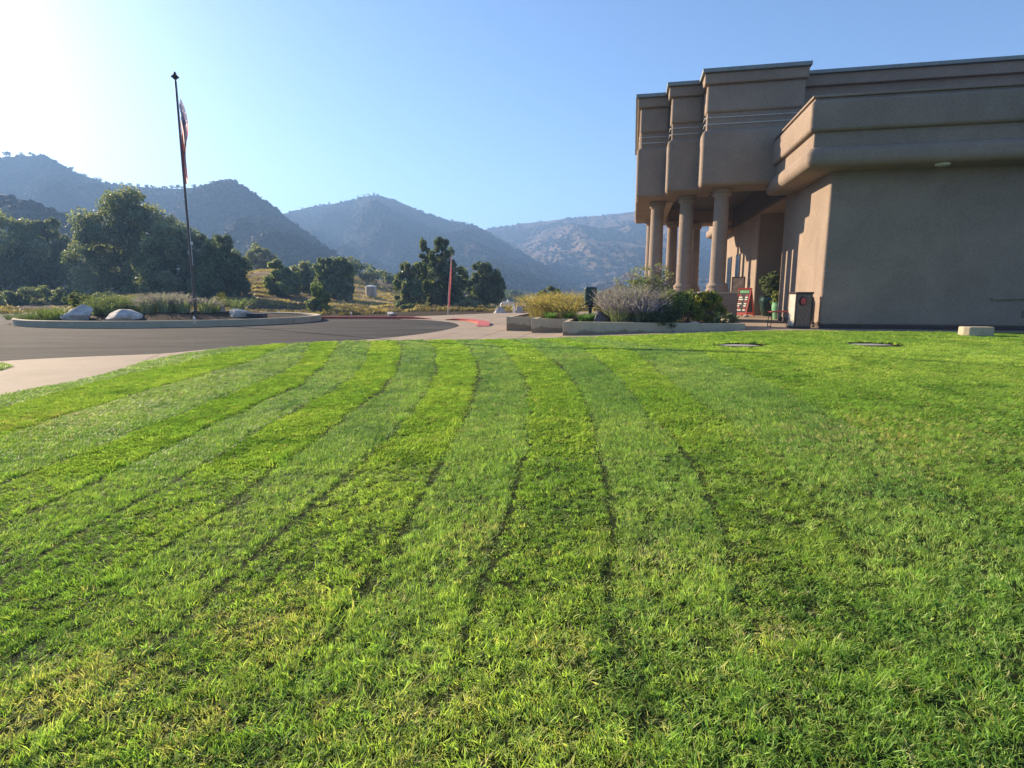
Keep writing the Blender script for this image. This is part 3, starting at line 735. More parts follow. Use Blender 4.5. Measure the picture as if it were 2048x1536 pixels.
BRIGHT = [(.25, .30, .10), (.20, .26, .09), (.30, .34, .12)]
def tree(label, px_lobes, Y, n, size, cols, seed, base_px=None, r0=.3, name='oak_tree', group=None, sub=12, dj=.35, cat='tree', subr=.34):
    r = np.random.default_rng(seed); lob = []
    for (cx, cy, rx, ry) in px_lobes:
        d = Y + r.uniform(-1, 1) * dj * rx / FPX * Y * 2
        c = at_depth(cx, cy, d); k = d / FPX
        lob.append((*c, rx * k, rx * k * r.uniform(.8, 1.1), ry * k))
    bx = base_px if base_px is not None else np.mean([l[0] for l in px_lobes])
    x0 = (bx - 1024) / FPX * Y; b = np.array([x0, Y, tz(x0, Y)])
    e = empty(name, b); tag(e, label, cat, group)
    lob_l = [(l[0] - b[0], l[1] - b[1], l[2] - b[2], *l[3:]) for l in lob]
    limbs((0, 0, 0), lob_l, r0).build('trunk', M['bark'], e, smooth=True)
    V, F, T = leaf_cloud(r, lob_l, int(n * 1.7), size * .80, cols, sub + 3, 1.0, subr)
    link('crown', mesh_np('crown', V, F, M['leaf'], tint=T), e)
    return e
tree('tall grey-green oak rising highest behind the round planted island', [(265, 425, 55, 45), (215, 470, 55, 50), (300, 470, 60, 55), (190, 525, 45, 50), (250, 530, 60, 60), (215, 585, 50, 45), (310, 545, 50, 60), (258, 408, 34, 26), (318, 462, 38, 34)], 82, 30000, .25, OAK + OLIVE, 1, 250, .55, sub=15)
tree('broad rounded oak directly behind the flagpole', [(335, 480, 50, 38), (375, 500, 45, 45), (310, 520, 38, 45), (345, 560, 60, 55), (395, 560, 45, 55), (300, 590, 40, 35), (420, 520, 30, 35), (370, 605, 55, 28)], 74, 24000, .22, OAK + OLIVE[:1], 2, 350, .45, sub=15)
tree('dark low oak right of the flagpole beside the open slope', [(440, 520, 38, 38), (465, 545, 32, 40), (430, 575, 45, 50), (475, 590, 28, 35), (410, 605, 50, 28), (445, 490, 20, 20), (470, 615, 32, 18)], 70, 20000, .21, DEEP, 3, 440, .4, sub=15)
tree('hazy spreading oak at the far left edge', [(20, 480, 55, 45), (-40, 510, 70, 60), (60, 520, 50, 50), (15, 560, 60, 50), (-60, 590, 70, 40), (50, 600, 50, 30)], 92, 22000, .27, OAK, 4, 10, .5)
tree('hazy round oak between the far left oak and the tall one', [(95, 490, 40, 40), (125, 530, 38, 45), (75, 545, 38, 45), (110, 580, 50, 45), (140, 610, 40, 22), (95, 455, 20, 20)], 96, 18000, .27, OAK + OLIVE[:1], 5, 105, .45)
tree('pale distant oak peeking out above the open slope', [(515, 510, 20, 20), (535, 520, 16, 18), (500, 530, 20, 20), (522, 545, 24, 22), (510, 565, 22, 18)], 118, 5000, .34, OLIVE, 6, 518, .35)
tree('round bright oak on the dry slope', [(560, 540, 20, 16), (578, 552, 20, 18), (548, 562, 20, 18), (572, 575, 22, 17), (590, 570, 14, 16), (556, 585, 20, 12)], 77, 9000, .24, BRIGHT + OAK[:1], 7, 566, .3)
tree('wide two-headed oak on the dry slope beside the tank', [(650, 535, 20, 20), (685, 530, 20, 20), (668, 558, 32, 24), (700, 560, 14, 24), (640, 570, 20, 22), (672, 590, 22, 20), (690, 585, 16, 22), (655, 605, 20, 12)], 78, 12000, .24, BRIGHT[:2] + OAK, 8, 670, .35)
tree('loose grey oak between the two bright oaks', [(608, 545, 22, 18), (625, 560, 22, 22), (600, 575, 22, 22), (618, 592, 20, 12), (598, 597, 16, 9)], 84, 6000, .27, OAK + OLIVE, 9, 612, .3)
tree('leafy sapling standing close behind the red kerb', [(635, 580, 13, 14), (645, 598, 16, 15), (628, 612, 13, 14), (648, 618, 15, 12)], 47, 5500, .13, BRIGHT + OAK[:2], 10, 640, .09, name='sapling')
tree('tall dense tree with an upright crown behind the red banner', [(885, 500, 18, 22), (872, 525, 20, 28), (893, 545, 22, 32), (870, 570, 26, 36), (895, 595, 26, 32), (915, 560, 20, 30), (872, 612, 24, 20), (925, 595, 18, 28)], 62, 17000, .17, OAK + DEEP, 11, 885, .3, name='dense_tree', sub=14)
tree('narrow tree with a thin pointed top', [(846, 490, 8, 13), (852, 515, 12, 18), (842, 545, 18, 24), (856, 580, 20, 30), (846, 612, 18, 20)], 64, 9000, .17, OAK, 12, 850, .2, name='slender_tree', sub=12)
tree('low wide tree left of the slender pointed tree', [(820, 540, 18, 16), (808, 565, 20, 22), (826, 588, 22, 26), (808, 607, 20, 18)], 60, 9000, .17, OAK + OLIVE[:1], 13, 816, .2, name='round_tree')
tree('dark round tree right of the red banner', [(965, 545, 20, 20), (985, 560, 20, 22), (955, 572, 22, 24), (980, 588, 26, 24), (1003, 575, 14, 18), (960, 605, 24, 18)], 72, 13000, .19, DEEP + OAK[:1], 14, 972, .3, name='round_tree', sub=14)
tree('low grey bush under the dark tree beside the banner', [(932, 607, 14, 10), (950, 612, 16, 9), (915, 614, 10, 8)], 56, 3500, .12, OLIVE, 15, 935, .07, name='bush', cat='bush')
tree('small bush on the bank behind the golden grass', [(1100, 585, 16, 12), (1115, 592, 14, 10), (1085, 593, 14, 9)], 60, 3500, .13, BRIGHT[:2] + OAK, 16, 1100, .07, name='bush', cat='bush')
for i, (px, Y_, rx, ry, lb) in enumerate([(15, 60, 38, 20, 'dark brush heap at the far left behind the island'), (75, 62, 40, 24, 'dark brush between the far left brush and the tall oak'), (135, 60, 34, 22, 'dark brush below the tall oak trunk'), (200, 64, 40, 18, 'low brush behind the island sages'), (-50, 60, 45, 26, 'brush at the extreme left edge'), (505, 66, 14, 10, 'small bush at the foot of the dark low oak'), (815, 52, 14, 6, 'low bush below the low wide tree')]):
    tree(lb, [(px, 622 - ry, rx * .7, ry), (px - rx * .5, 618 - ry * .5, rx * .5, ry * .7), (px + rx * .5, 617 - ry * .6, rx * .5, ry * .8)], Y_, 3600, .14, OAK + DEEP + OLIVE[:1], 90 + i, px, .06, name='brush', cat='bush')
# rows of small oaks on the knoll and woodland down the valley
def small_tree_mesh(seed, n, size, cols, h=1.0):
    r = np.random.default_rng(seed)
    lob = [(r.uniform(-.25, .25), r.uniform(-.25, .25), r.uniform(.45, .8), r.uniform(.18, .32), r.uniform(.18, .32), r.uniform(.14, .24)) for _ in range(7)]
    V, F, T = leaf_cloud(r, lob, n, size, cols, 8)
    tr = limbs((0, 0, 0), lob[:4], .03)
    return mesh_np('crown', V, F, M['leaf'], tint=T), tr
smalls = []
for s_ in range(4):
    cm, tr = small_tree_mesh(60 + s_, 900, .05, [OAK, OLIVE, DEEP, OAK][s_]); to = tr.build('trunk', M['bark']); tm = to.data; bpy.data.objects.remove(to); smalls.append((cm, tm))
def small_tree(x, Y, h, k, label, group, parts=True, z=None, name='small_oak', wide=1.0):
    e = empty(name, (x, Y, tz(x, Y) - .12 * h if z is None else z), rnd.uniform(0, 6.28)); e.scale = (h * wide, h * wide, h)
    tag(e, label, 'tree', group)
    link('crown', smalls[k][0], e); link('trunk', smalls[k][1], e)
    return e
for i, px in enumerate([690, 702, 714, 727, 741, 757, 772, 786, 660, 800]):
    Y = 128 + rnd.uniform(-8, 14); small_tree((px - 1024) / FPX * Y, Y, rnd.uniform(3.6, 5.4), i % 4, 'small oak in the row along the top of the dry slope', 'oaks along the dry slope')
for i in range(56):
    px = rnd.uniform(700, 1290); Y = rnd.uniform(170, 520); 
    if px < 800: Y = rnd.uniform(230, 420)
    x0 = (px - 1024) / FPX * Y; small_tree(x0, Y, rnd.uniform(5, 9), i % 4, 'round grey-green tree in the distant valley woodland', 'woodland trees in the valley', wide=1.25)
# trees standing along the skyline of the hills
for hn, lst, hh in (('hill_left', [(16, 16), (40, 10), (64, 11), (144, 11), (172, 8), (186, 6), (199, 11), (230, 6), (243, 9), (257, 10), (276, 9), (294, 9), (302, 8), (310, 6), (324, 8), (332, 8), (344, 9), (355, 12), (363, 8), (387, 10), (420, 5), (522, 5)], 1), ('hill_middle', [(605, 5), (640, 6), (660, 7), (690, 6), (705, 7), (716, 7), (728, 6), (738, 7), (748, 7), (830, 5), (862, 6), (880, 5), (905, 6), (918, 5), (930, 7), (942, 6)], 1), ('hill_right', [(1075, 4), (1160, 4), (1215, 4)], 1)):
    R = ridge_store[hn]
    for (px, s_) in lst:
        sx = 1024 + FPX * R[:, 0] / (R[:, 1] * CT - (R[:, 2] - EYE) * ST); i = int(np.argmin(abs(sx - px))); p = R[i]; h = s_ / FPX * p[1] * 1.0
        small_tree(p[0], p[1], h, rnd.randrange(4), {'hill_left': 'tiny tree silhouetted on the skyline of the left hill', 'hill_middle': 'tiny tree silhouetted on the crest of the middle hill', 'hill_right': 'tiny tree on the crest of the far right hill'}[hn], 'skyline trees of ' + hn.replace('_', ' '), z=p[2] - h * .30, name='skyline_tree')

# ------------------------------------------------------------------ building
BLD = empty('pueblo_building', W(0, 0, 0), -YAW)
tag(BLD, 'brown stucco building with stepped portico, round columns and deep flat canopy', 'building')
def part(name, boxes_, mat, bev=.05, parent=BLD, seg=3):
    mb = MB()
    for b in boxes_: mb.box(*b)
    return mb.build(name, mat, parent, bevel=bev, seg=seg)
ST_ = M['stucco']
# local x = along the front, local y = depth
part('wall', [(0, 34, 0, 5.9, .12, 5.35)], ST_, .10)
part('base_strip', [(.03, 34, .03, 5.85, 0, .125)], M['dark_strip'], 0)
part('wall', [(0.0, 34, 11.1, 23.6, .0, 5.35)], ST_, .10)
part('wall', [(3.2, 34, 5.8, 11.2, 0, 5.4)], ST_, 0)
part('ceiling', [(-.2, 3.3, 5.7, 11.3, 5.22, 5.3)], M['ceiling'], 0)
for i in range(4):
    d = part('door', [(3.08, 3.18, 6.2 + i * 1.2, 7.3 + i * 1.2, .02, 2.6)], M['bronze'], .01); part('pane', [(3.06, 3.10, 6.32 + i * 1.2, 7.18 + i * 1.2, .2, 2.45)], M['glass'], 0, d)
def canopy(u0, u1, nm):
    near = u0 < 0
    f = (lambda o: (u0 - o, u1)) if near else (lambda o: (u0, u1 + o))
    part('canopy_band', [(-1.05, 34, *f(1.05), 5.12, 5.72)], ST_, .24, seg=5)
    part('canopy_band', [(-.86, 34, *f(.86), 5.68, 6.2)], ST_, .05)
    part('canopy_band', [(-1.03, 34, *f(1.03), 6.16, 7.08)], ST_, .11)
    part('coping', [(-.92, 34, *f(.92), 7.06, 7.15)], ST_, .02); part('coping', [(-1.0, 34, *f(1.0), 7.148, 7.22)], ST_, .02)
canopy(-.02, 4.9, 'near'); canopy(18.8, 23.62, 'far')
part('upper_wall', [(-.02, 34, 5.05, 18.6, 5.2, 9.45)], ST_, .05)
part('cornice', [(-.02, 34, 4.85, 18.8, 9.30, 9.72)], ST_, .04); part('coping', [(-.02, 34.2, 4.72, 18.95, 9.715, 9.85)], M['coping'], .01)
# portico: three volumes stepping back
UF = [4.0, 5.25, 6.5]; UB = [19.6, 18.4, 17.1]; VL = [-3.72, -5.0, -6.28]; VR = [.0, -3.72, -5.0]
for i in range(3):
    vl, uf, ub = VL[i], UF[i], UB[i]; dz = .004 * i
    vr = [.02, -3.0, -4.3][i]
    part('beam', [(vl, vr, uf, uf + 1.85, 5.50 + dz, 7.66 + dz)], ST_, .16, seg=4)
    part('beam', [(vl, vr, ub - 1.85, ub, 5.50 + dz, 7.66 + dz)], ST_, .16, seg=4)
    vr2 = [.03, -3.6, -4.9][i]
    part('frieze', [(vl + .17, vr2, uf + .15, ub - .15, 7.55, 8.42)], ST_, .03)
    part('parapet', [(vl + .10, vr2, uf + .04, ub - .04, 8.30 + dz, 9.38 + dz)], ST_, .12)
    part('cornice', [(vl - .02, vr2 + (.05 if i == 0 else 0), uf - .10, ub + .10, 9.34 + dz, 9.74 + dz)], ST_, .05)
    part('coping', [(vl - .12, vr2 + (.1 if i == 0 else 0), uf - .22, ub + .22, 9.735 + dz, 9.88 + dz)], M['coping'], .012)
    for z in (8.12, 7.87):
        mb = MB(); v1 = [.0, -3.72, -5.0][i]
        mb.tube([(vl + .08, ub - .2, z), (vl + .08, uf + .16, z), (vl + .16, uf + .07, z), (v1 - .02, uf + .07, z)], .016, 6)
        for vv in np.arange(vl + .3, v1, 1.2): mb.box(vv - .01, vv + .01, uf + .07, uf + .17, z - .012, z + .012)
        mb.build('tube_light', M['tube'], BLD, smooth=True)
part('beam', [(-6.28, -4.43, 8.30, 15.3, 5.512, 7.60)], ST_, .10)
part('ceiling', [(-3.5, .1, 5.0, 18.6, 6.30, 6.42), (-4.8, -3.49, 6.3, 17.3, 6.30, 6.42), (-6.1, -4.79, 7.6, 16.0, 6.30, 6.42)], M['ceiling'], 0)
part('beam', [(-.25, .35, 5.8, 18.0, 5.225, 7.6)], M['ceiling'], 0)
def column(v, u, k):
    c = MB()
    c.lathe([(.335, 1.23), (.335, 1.45), (.328, 2.2), (.315, 3.6), (.298, 5.1), (.295, 5.28)], 28, (v, u, 0))
    o = c.build('column', M['column'], BLD, smooth=True)
    MB().lathe([(.46, 1.2), (.47, 1.26), (.47, 1.33), (.43, 1.37), (.43, 1.42), (.45, 1.45), (.45, 1.49), (.40, 1.55), (.36, 1.60), (.355, 1.62)], 28, (v, u, 0)).build('base', M['column'], o, smooth=True)
    MB().lathe([(.315, 5.18), (.34, 5.22), (.385, 5.26), (.39, 5.31), (.36, 5.34), (.36, 5.37), (.40, 5.40), (.40, 5.56)], 28, (v, u, 0)).build('capital', M['column'], o, smooth=True)
for k, (v, u) in enumerate([(-2.70, 5.05), (-3.98, 6.60), (-5.22, 8.15), (-5.25, 15.5), (-3.95, 16.75), (-2.45, 18.0)]): column(v, u, k)
for (v0, v1, u0, u1) in ((-3.40, -1.90, 4.52, 5.7), (-4.66, -3.38, 6.0, 7.25), (-5.95, -4.64, 7.55, 8.80), (-5.95, -4.60, 14.9, 16.1), (-4.62, -3.3, 16.1, 17.3), (-3.3, -1.8, 17.4, 18.5)):
    pl = part('plinth', [(v0, v1, u0, u1, -.3, 1.16)], ST_, .05); part('cap', [(v0 - .03, v1 + .03, u0 - .03, u1 + .03, 1.155, 1.232)], M['planter'], .015, pl)
# tall windows in the far wing
for (u0, u1) in ((15.6, 17.2), (18.7, 20.4)):
    w = part('window', [(-.03, .04, u0, u1, 1.0, 3.5)], M['bronze'], .01)
    part('pane', [(-.045, -.028, u0 + .10, (u0 + u1) / 2 - .04, 1.1, 3.4)], M['glass'], 0, w); part('pane', [(-.045, -.028, (u0 + u1) / 2 + .04, u1 - .10, 1.1, 3.4)], M['glass'], 0, w)
    part('sill', [(-.09, .03, u0 - .06, u1 + .06, .93, 1.0)], M['planter'], .01, w)
# lamp under the canopy, pipe along the wall
lp = MB().lathe([(.16, 0), (.20, .02), (.20, .06)], 24, (2.92, -.62, 5.07)).build('soffit_lamp', M['white_metal'], BLD, smooth=True)
MB().lathe([(.05, 0), (.14, .015), (.155, .03)], 24, (2.92, -.62, 5.045)).build('diffuser', M['tube'], lp, smooth=True)
pipe = MB().tube([(5.4, -.05, 1.02), (34, -.05, 1.02)], .028, 8).build('pipe', ST_, BLD, smooth=True)
MB().box(5.02, 5.42, -.09, .01, .985, 1.055).build('end_box', ST_, pipe, bevel=.01)
for vv in np.arange(6.5, 30, 2.5): MB().box(vv, vv + .04, -.085, .01, .985, 1.055).build('bracket', ST_, pipe)

# ------------------------------------------------------------------ planted bed in front of the portico
BED = empty('raised_planter', W(-1.0, -8.66, 0), -YAW); tag(BED, 'low board-formed concrete planter stepping back in three tiers beside the forecourt', 'planter')
def bedpart(name, b, mat, bev=.012):
    mb = MB(); mb.box(b[0] + 8.66, b[1] + 8.66, b[2] + 1.0, b[3] + 1.0, b[4], b[5]); return mb.build(name, mat, BED, bevel=bev)
bedpart('wall', (-8.66, -2.55, -1.0, -.82, -.6, .19), M['bed_wall']); bedpart('wall', (-8.66, -8.48, -.82, 1.0, -.6, .187), M['bed_wall'])
bedpart('wall', (-10.14, -8.48, 1.0, 1.18, -.6, .193), M['bed_wall']); bedpart('wall', (-10.14, -9.96, 1.18, 2.4, -.6, .188), M['bed_wall'])
bedpart('wall', (-11.46, -9.96, 2.4, 2.58, -.6, .191), M['bed_wall']); bedpart('wall', (-11.46, -11.28, 2.58, 7.5, -.6, .186), M['bed_wall'])
bedpart('wall', (-2.73, -2.55, -.82, 4.51, -.6, .186), M['bed_wall'])
mb = MB()
for b in ((-8.5, -2.7, -.85, 7.5, -.6, .10), (-10.0, -8.45, 1.1, 7.5, -.6, .096), (-11.3, -9.9, 2.5, 7.5, -.6, .093)): mb.box(b[0] + 8.66, b[1] + 8.66, b[2] + 1.0, b[3] + 1.0, b[4], b[5])
mb.build('soil', M['mulch'], BED)

# ------------------------------------------------------------------ shrubs and flowers
def shrub(label, loc, lobes, n, size, cols, seed, name='shrub', stems=14, mat='leaf', cat='shrub', sub=9, group=None, subr=.42):
    r = np.random.default_rng(seed); e = empty(name, loc); tag(e, label, cat, group)
    V, F, T = leaf_cloud(r, lobes, n, size, cols, sub, subr=subr)
    link('foliage', mesh_np('foliage', V, F, M[mat], tint=T), e)
    mb = MB()
    for i in range(stems):
        l = lobes[i % len(lobes)]; t = np.array(l[:3]) + r.normal(size=3) * np.array(l[3:6]) * .5; t[2] = max(t[2], .1)
        mb.tube([(r.normal() * .06, r.normal() * .06, -.05), t * np.array([.6, .6, .5]), t], [.012, .009, .004], 5)
    mb.build('stems', M['bark'], e)
    return e
def blades(label, loc, n, h, spread, w, cols, seed, name='ornamental_grass', droop=.5, tips=None, tipfrac=.3, cat='plant', base_r=.15, group=None, mat='leaf_thin'):
    """a clump of upright or arching leaves or flower spikes"""
    r = np.random.default_rng(seed); e = empty(name, loc); tag(e, label, cat, group); V = []; F = []; T = []; V2 = []; F2 = []; T2 = []
    for i in range(n):
        a = r.uniform(0, 6.28); q = base_r * math.sqrt(r.uniform()); b = np.array([q * math.cos(a), q * math.sin(a), 0]); az = a + r.normal(0, .5)
        o = np.array([math.cos(az), math.sin(az), 0]); hh = h * r.uniform(.6, 1.08); sp = spread * r.uniform(.15, 1)
        s = np.array([-math.sin(az), math.cos(az), 0]) * w * .5; seg = 4; c = np.array(cols[r.integers(len(cols))]) * r.uniform(.75, 1.25); k = len(V); pts = []
        for j in range(seg + 1):
            t = j / seg; p = b + o * sp * (t ** 1.6) + np.array([0, 0, hh * (t - droop * .5 * t ** 3)]); pts.append(p); ww = s * (1 - t * .85)
            V += [p - ww, p + ww]; T += [c, c]
        for j in range(seg): F.append([k + 2 * j, k + 2 * j + 1, k + 2 * j + 3, k + 2 * j + 2])
        if tips is not None and r.uniform() < .95:
            ct = np.array(tips[r.integers(len(tips))]) * r.uniform(.75, 1.25); d = pts[-1] - pts[-2]; d /= np.linalg.norm(d)
            for j in range(9):
                p = pts[-1] - d * hh * tipfrac * (j / 9) ; g = r.normal(size=3); g /= np.linalg.norm(g); g2 = np.cross(g, d); z_ = .012 + .02 * (j / 9); kk = len(V2)
                V2 += [p + g * z_, p + g2 * z_ * .7 + d * .02, p - g * z_, p - g2 * z_ * .7 - d * .02]; F2.append([kk, kk + 1, kk + 2, kk + 3]); T2 += [ct] * 4
    link('leaves', mesh_np('leaves', V, np.array(F), M[mat], tint=np.array(T)), e)
    if V2: link('flower_spikes', mesh_np('flower_spikes', V2, np.array(F2), M['leaf_thin'], tint=np.array(T2)), e)
    return e
SAGE = [(.24, .28, .18), (.20, .24, .15), (.30, .32, .23)]
LAV = [(.36, .29, .46), (.42, .36, .50), (.31, .25, .41)]
GOLD = [(.50, .37, .16), (.44, .33, .14), (.56, .45, .22), (.34, .31, .11)]
GRN = [(.14, .27, .06), (.11, .22, .05), (.19, .31, .08)]
def bed_at(px, py, z): p = on_z(px, py, z); return p
# golden grasses, strappy greens, sage and shrubs: positions along the bed (depth u, offset v)
golden = [(3.3, -10.9, 1.15, .75), (3.8, -10.2, 1.25, .85), (3.0, -10.3, .95, .7), (4.4, -9.7, 1.3, .8), (3.6, -9.5, 1.1, .7), (4.6, -10.8, 1.2, .8), (2.1, -9.35, .85, .5)]
gl = ['golden feathery grass at the outer end of the planter', 'tallest golden grass behind the outer planter corner', 'short golden grass just behind the outer planter wall', 'golden grass at the back beside the green utility box', 'golden grass in the middle of the feathery group', 'golden grass at the rear left of the feathery group', 'small golden grass above the second planter tier']
for i, (u, v, h, s_) in enumerate(golden): blades(gl[i], W(u, v + .55, .09), 260, h * 1.08, s_ * 1.25, .010, GOLD, 200 + i, droop=.35, tips=GOLD, tipfrac=.35, base_r=.3)
for i, (u, v, lb) in enumerate([(1.75, -8.75, 'arching strappy green plant at the second planter tier'), (1.45, -9.45, 'bright strappy green plant by the planter corner'), (.35, -8.05, 'narrow-leaved green plant left of the dark boulder'), (1.1, -7.8, 'upright green daylily clump behind the dark boulder')]):
    blades(lb, W(u, v, .09), 150, .62, .55, .032, GRN, 230 + i, name='daylily', droop=1.0, base_r=.16)
shrub('airy grey-green shrub rising highest beside the portico column', W(2.0, -6.0, .09), [(0, 0, 1.0, .9, .7, .7), (.5, .2, 1.35, .75, .6, .6), (-.7, .1, .95, .7, .6, .6), (1.0, 0, 1.0, .6, .5, .7), (.1, .4, 1.8, .65, .5, .35), (.8, .3, 1.9, .5, .4, .35), (-.5, .2, 1.45, .55, .5, .35)], 5200, .042, SAGE + OLIVE + LAV[2:], 301, stems=34, sub=14)
for i, (u, v, h, lb) in enumerate([(.6, -6.9, 1.15, 'purple sage in full spike behind the dark boulder'), (.2, -6.2, 1.2, 'purple sage with grey stems in the centre of the bed'), (.7, -5.6, 1.15, 'purple sage left of the green bush'), (-.2, -6.65, .85, 'low purple sage leaning over the planter wall'), (-.35, -5.9, .8, 'short purple sage at the wall edge'), (1.3, -6.4, 1.3, 'tall purple sage at the back of the bed')]):
    blades(lb, W(u, v, .09), 330, h * 1.2, .75, .020, SAGE, 320 + i, name='purple_sage', droop=.25, tips=LAV, tipfrac=.35, base_r=.32)
shrub('trailing dark green shrub spilling over the planter wall', W(-.62, -5.35, .09), [(0, 0, .35, .5, .4, .35), (.1, -.4, .1, .45, .25, .3), (-.4, .1, .3, .35, .35, .3), (.45, .1, .4, .4, .4, .35)], 4200, .035, [(.05, .08, .035), (.07, .10, .045), (.10, .13, .08)], 302)
shrub('glossy mid green bush below the middle column', W(.9, -4.75, .09), [(0, 0, .5, .6, .5, .5), (.4, .2, .75, .5, .45, .4), (-.4, .1, .6, .45, .45, .45), (.1, .3, .95, .4, .4, .3)], 5200, .045, BRIGHT + DEEP[1:2], 303)
shrub('yellow-green bush at the foot of the nearest column', W(1.0, -3.55, .09), [(0, 0, .5, .6, .5, .5), (.35, .1, .55, .4, .45, .45), (-.35, .15, .65, .45, .45, .45), (0, .2, .85, .45, .4, .35)], 5200, .045, [(.27, .29, .04), (.20, .24, .04), (.33, .32, .05), (.13, .17, .045)], 304)
shrub('dark leafy bush between the green and yellow bushes', W(1.6, -4.2, .09), [(0, 0, .5, .5, .5, .5), (.3, 0, .8, .4, .4, .3)], 2800, .045, DEEP + GRN[:1], 305)
shrub('low grey shrub at the corner of the planter near the walk', W(-.35, -2.95, .09), [(0, 0, .2, .3, .25, .2), (-.3, .2, .25, .25, .25, .2)], 1500, .03, OLIVE + DEEP[:1], 306)
shrub('dark green bush behind the purple sage', W(.1, -5.0, .09), [(0, 0, .4, .5, .4, .4), (-.3, .3, .5, .4, .4, .4)], 2600, .04, DEEP + GRN[1:2], 307)
shrub('small reddish shrub between boulder and golden grass', W(1.9, -7.4, .09), [(0, 0, .6, .4, .4, .45), (.2, .1, .95, .3, .3, .3)], 2000, .035, [(.20, .12, .06), (.24, .19, .07), (.15, .13, .06)], 308)

def rock(label, loc, sx, sy, sz, seed, mat, rz=0, name='boulder'):
    bm = bmesh.new(); bmesh.ops.create_icosphere(bm, subdivisions=4, radius=1)
    r = random.Random(seed); planes = [(Vector((r.uniform(-1, 1), r.uniform(-1, 1), r.uniform(-.3, 1))).normalized(), r.uniform(.42, .8)) for _ in range(13)]
    for v in bm.verts:
        c = v.co.copy()
        for n_, d_ in planes:
            k = c.dot(n_)
            if k > d_: c -= n_ * (k - d_) * .92
        a = float(fbm(np.array([c.x * 2.4 + c.z * 1.7 + seed]), np.array([c.y * 2.4 - c.z * 1.1]), seed, 4)[0]) - .5
        c *= 1 + a * .28
        v.co = Vector((c.x * sx, c.y * sy, c.z * sz))
    me = bpy.data.meshes.new(name); bm.to_mesh(me); bm.free(); me.materials.append(mat)
    me.polygons.foreach_set('use_smooth', np.ones(len(me.polygons), bool)); me.set_sharp_from_angle(angle=math.radians(28))
    o = link(name, me); o.location = loc; o.rotation_euler = (0, 0, rz); tag(o, label, 'boulder'); return o
rock('dark grey boulder in the planter below the green utility box', W(.35, -7.35, .25), .50, .42, .34, 5, M['dark_rock'], .3)
rock('flat pale stone under the bushes near the wall edge', W(-.45, -4.15, .14), .35, .2, .10, 6, M['rock'], .3)

# green utility pedestal on a post
p = W(3.2, -8.0, .1); UT = empty('utility_pedestal', p, -YAW + .25); tag(UT, 'dark green steel utility box on a post rising from the planter', 'utility box')
M['util'] = plain('green_paint', (.018, .055, .048), .4, var=.2)
MB().box(-.26, .26, -.17, .17, .50, 1.34).build('cabinet', M['util'], UT, bevel=.09, seg=4)
MB().box(-.06, .06, -.06, .06, -.1, .49).build('post', M['util'], UT, bevel=.01)
MB().box(-.21, .21, -.185, -.168, .58, 1.22).build('door', M['util'], UT, bevel=.006)

# ------------------------------------------------------------------ things by the entrance
p = on_z(1604, 657.5, 0)
BIN = empty('litter_bin', (p[0] + .02, p[1] + .28, .002), -YAW + .16); tag(BIN, 'pebble-faced square litter bin with a red push flap by the wall corner', 'litter bin')
def aggregate():
    m, nt, b = new_mat('pebble_aggregate'); co = coords(nt)
    v = nt.nodes.new('ShaderNodeTexVoronoi'); v.inputs['Scale'].default_value = 46; nt.links.new(co, v.inputs['Vector'])
    c = ramp(nt, v.outputs['Color'], [(.15, (.12, .065, .036)), (.45, (.25, .145, .085)), (.7, (.38, .26, .17)), (.9, (.16, .11, .07))])
    nt.links.new(mix(nt, ramp(nt, v.outputs['Distance'], [(.25, (1, 1, 1)), (.6, (.45, .45, .45))]), (.05, .045, .04), c), b.inputs['Base Color'])
    b.inputs['Roughness'].default_value = .7; bump(nt, b, v.outputs['Distance'], -.9, .02)
    return m
M['aggregate'] = aggregate()
w2, hb = .27, 1.22
MB().box(-w2, w2, -w2, w2, .05, hb - .05).build('body', M['bronze'], BIN)
for (a, b_, c, d) in ((-w2 + .035, w2 - .035, -w2 - .012, -w2 + .02), (-w2 + .035, w2 - .035, w2 - .02, w2 + .012)): MB().box(a, b_, c, d, .08, hb - .07).build('panel', M['aggregate'], BIN, bevel=.006)
M['pale_panel'] = plain('pale_panel', (.40, .37, .31), .6)
for (a, b_) in ((-w2 - .012, -w2 + .02), (w2 - .02, w2 + .012)): MB().box(a, b_, -w2 + .035, w2 - .035, .08, hb - .07).build('panel', M['pale_panel'], BIN, bevel=.006)
MB().box(-w2 - .03, w2 + .03, -w2 - .03, w2 + .03, hb - .05, hb + .012).build('lid', M['bronze'], BIN, bevel=.012)
MB().box(-w2 - .01, w2 + .01, -w2 - .01, w2 + .01, 0, .06).build('foot', M['bronze'], BIN)
def stadium(w, h, n=10):
    r = w / 2; out = []
    for k in range(n + 1): t = math.pi * k / n; out.append((r * math.cos(t), (h / 2 - r) + r * math.sin(t)))
    for k in range(n + 1): t = math.pi + math.pi * k / n; out.append((r * math.cos(t), -(h / 2 - r) + r * math.sin(t)))
    return out
RX = Matrix.Rotation(math.radians(90), 4, 'X')
sur = MB().prism(stadium(.24, .31), 0, .06, Matrix.Translation((-.06, -w2 + .0, .93)) @ RX).build('flap_surround', M['black'], BIN, bevel=.008)
M['red_plastic'] = plain('red_plastic', (.46, .065, .05), .45, var=.15)
MB().prism(stadium(.165, .235), 0, .10, Matrix.Translation((-.06, -w2 + .0, .93)) @ RX).build('flap', M['red_plastic'], sur, bevel=.008)

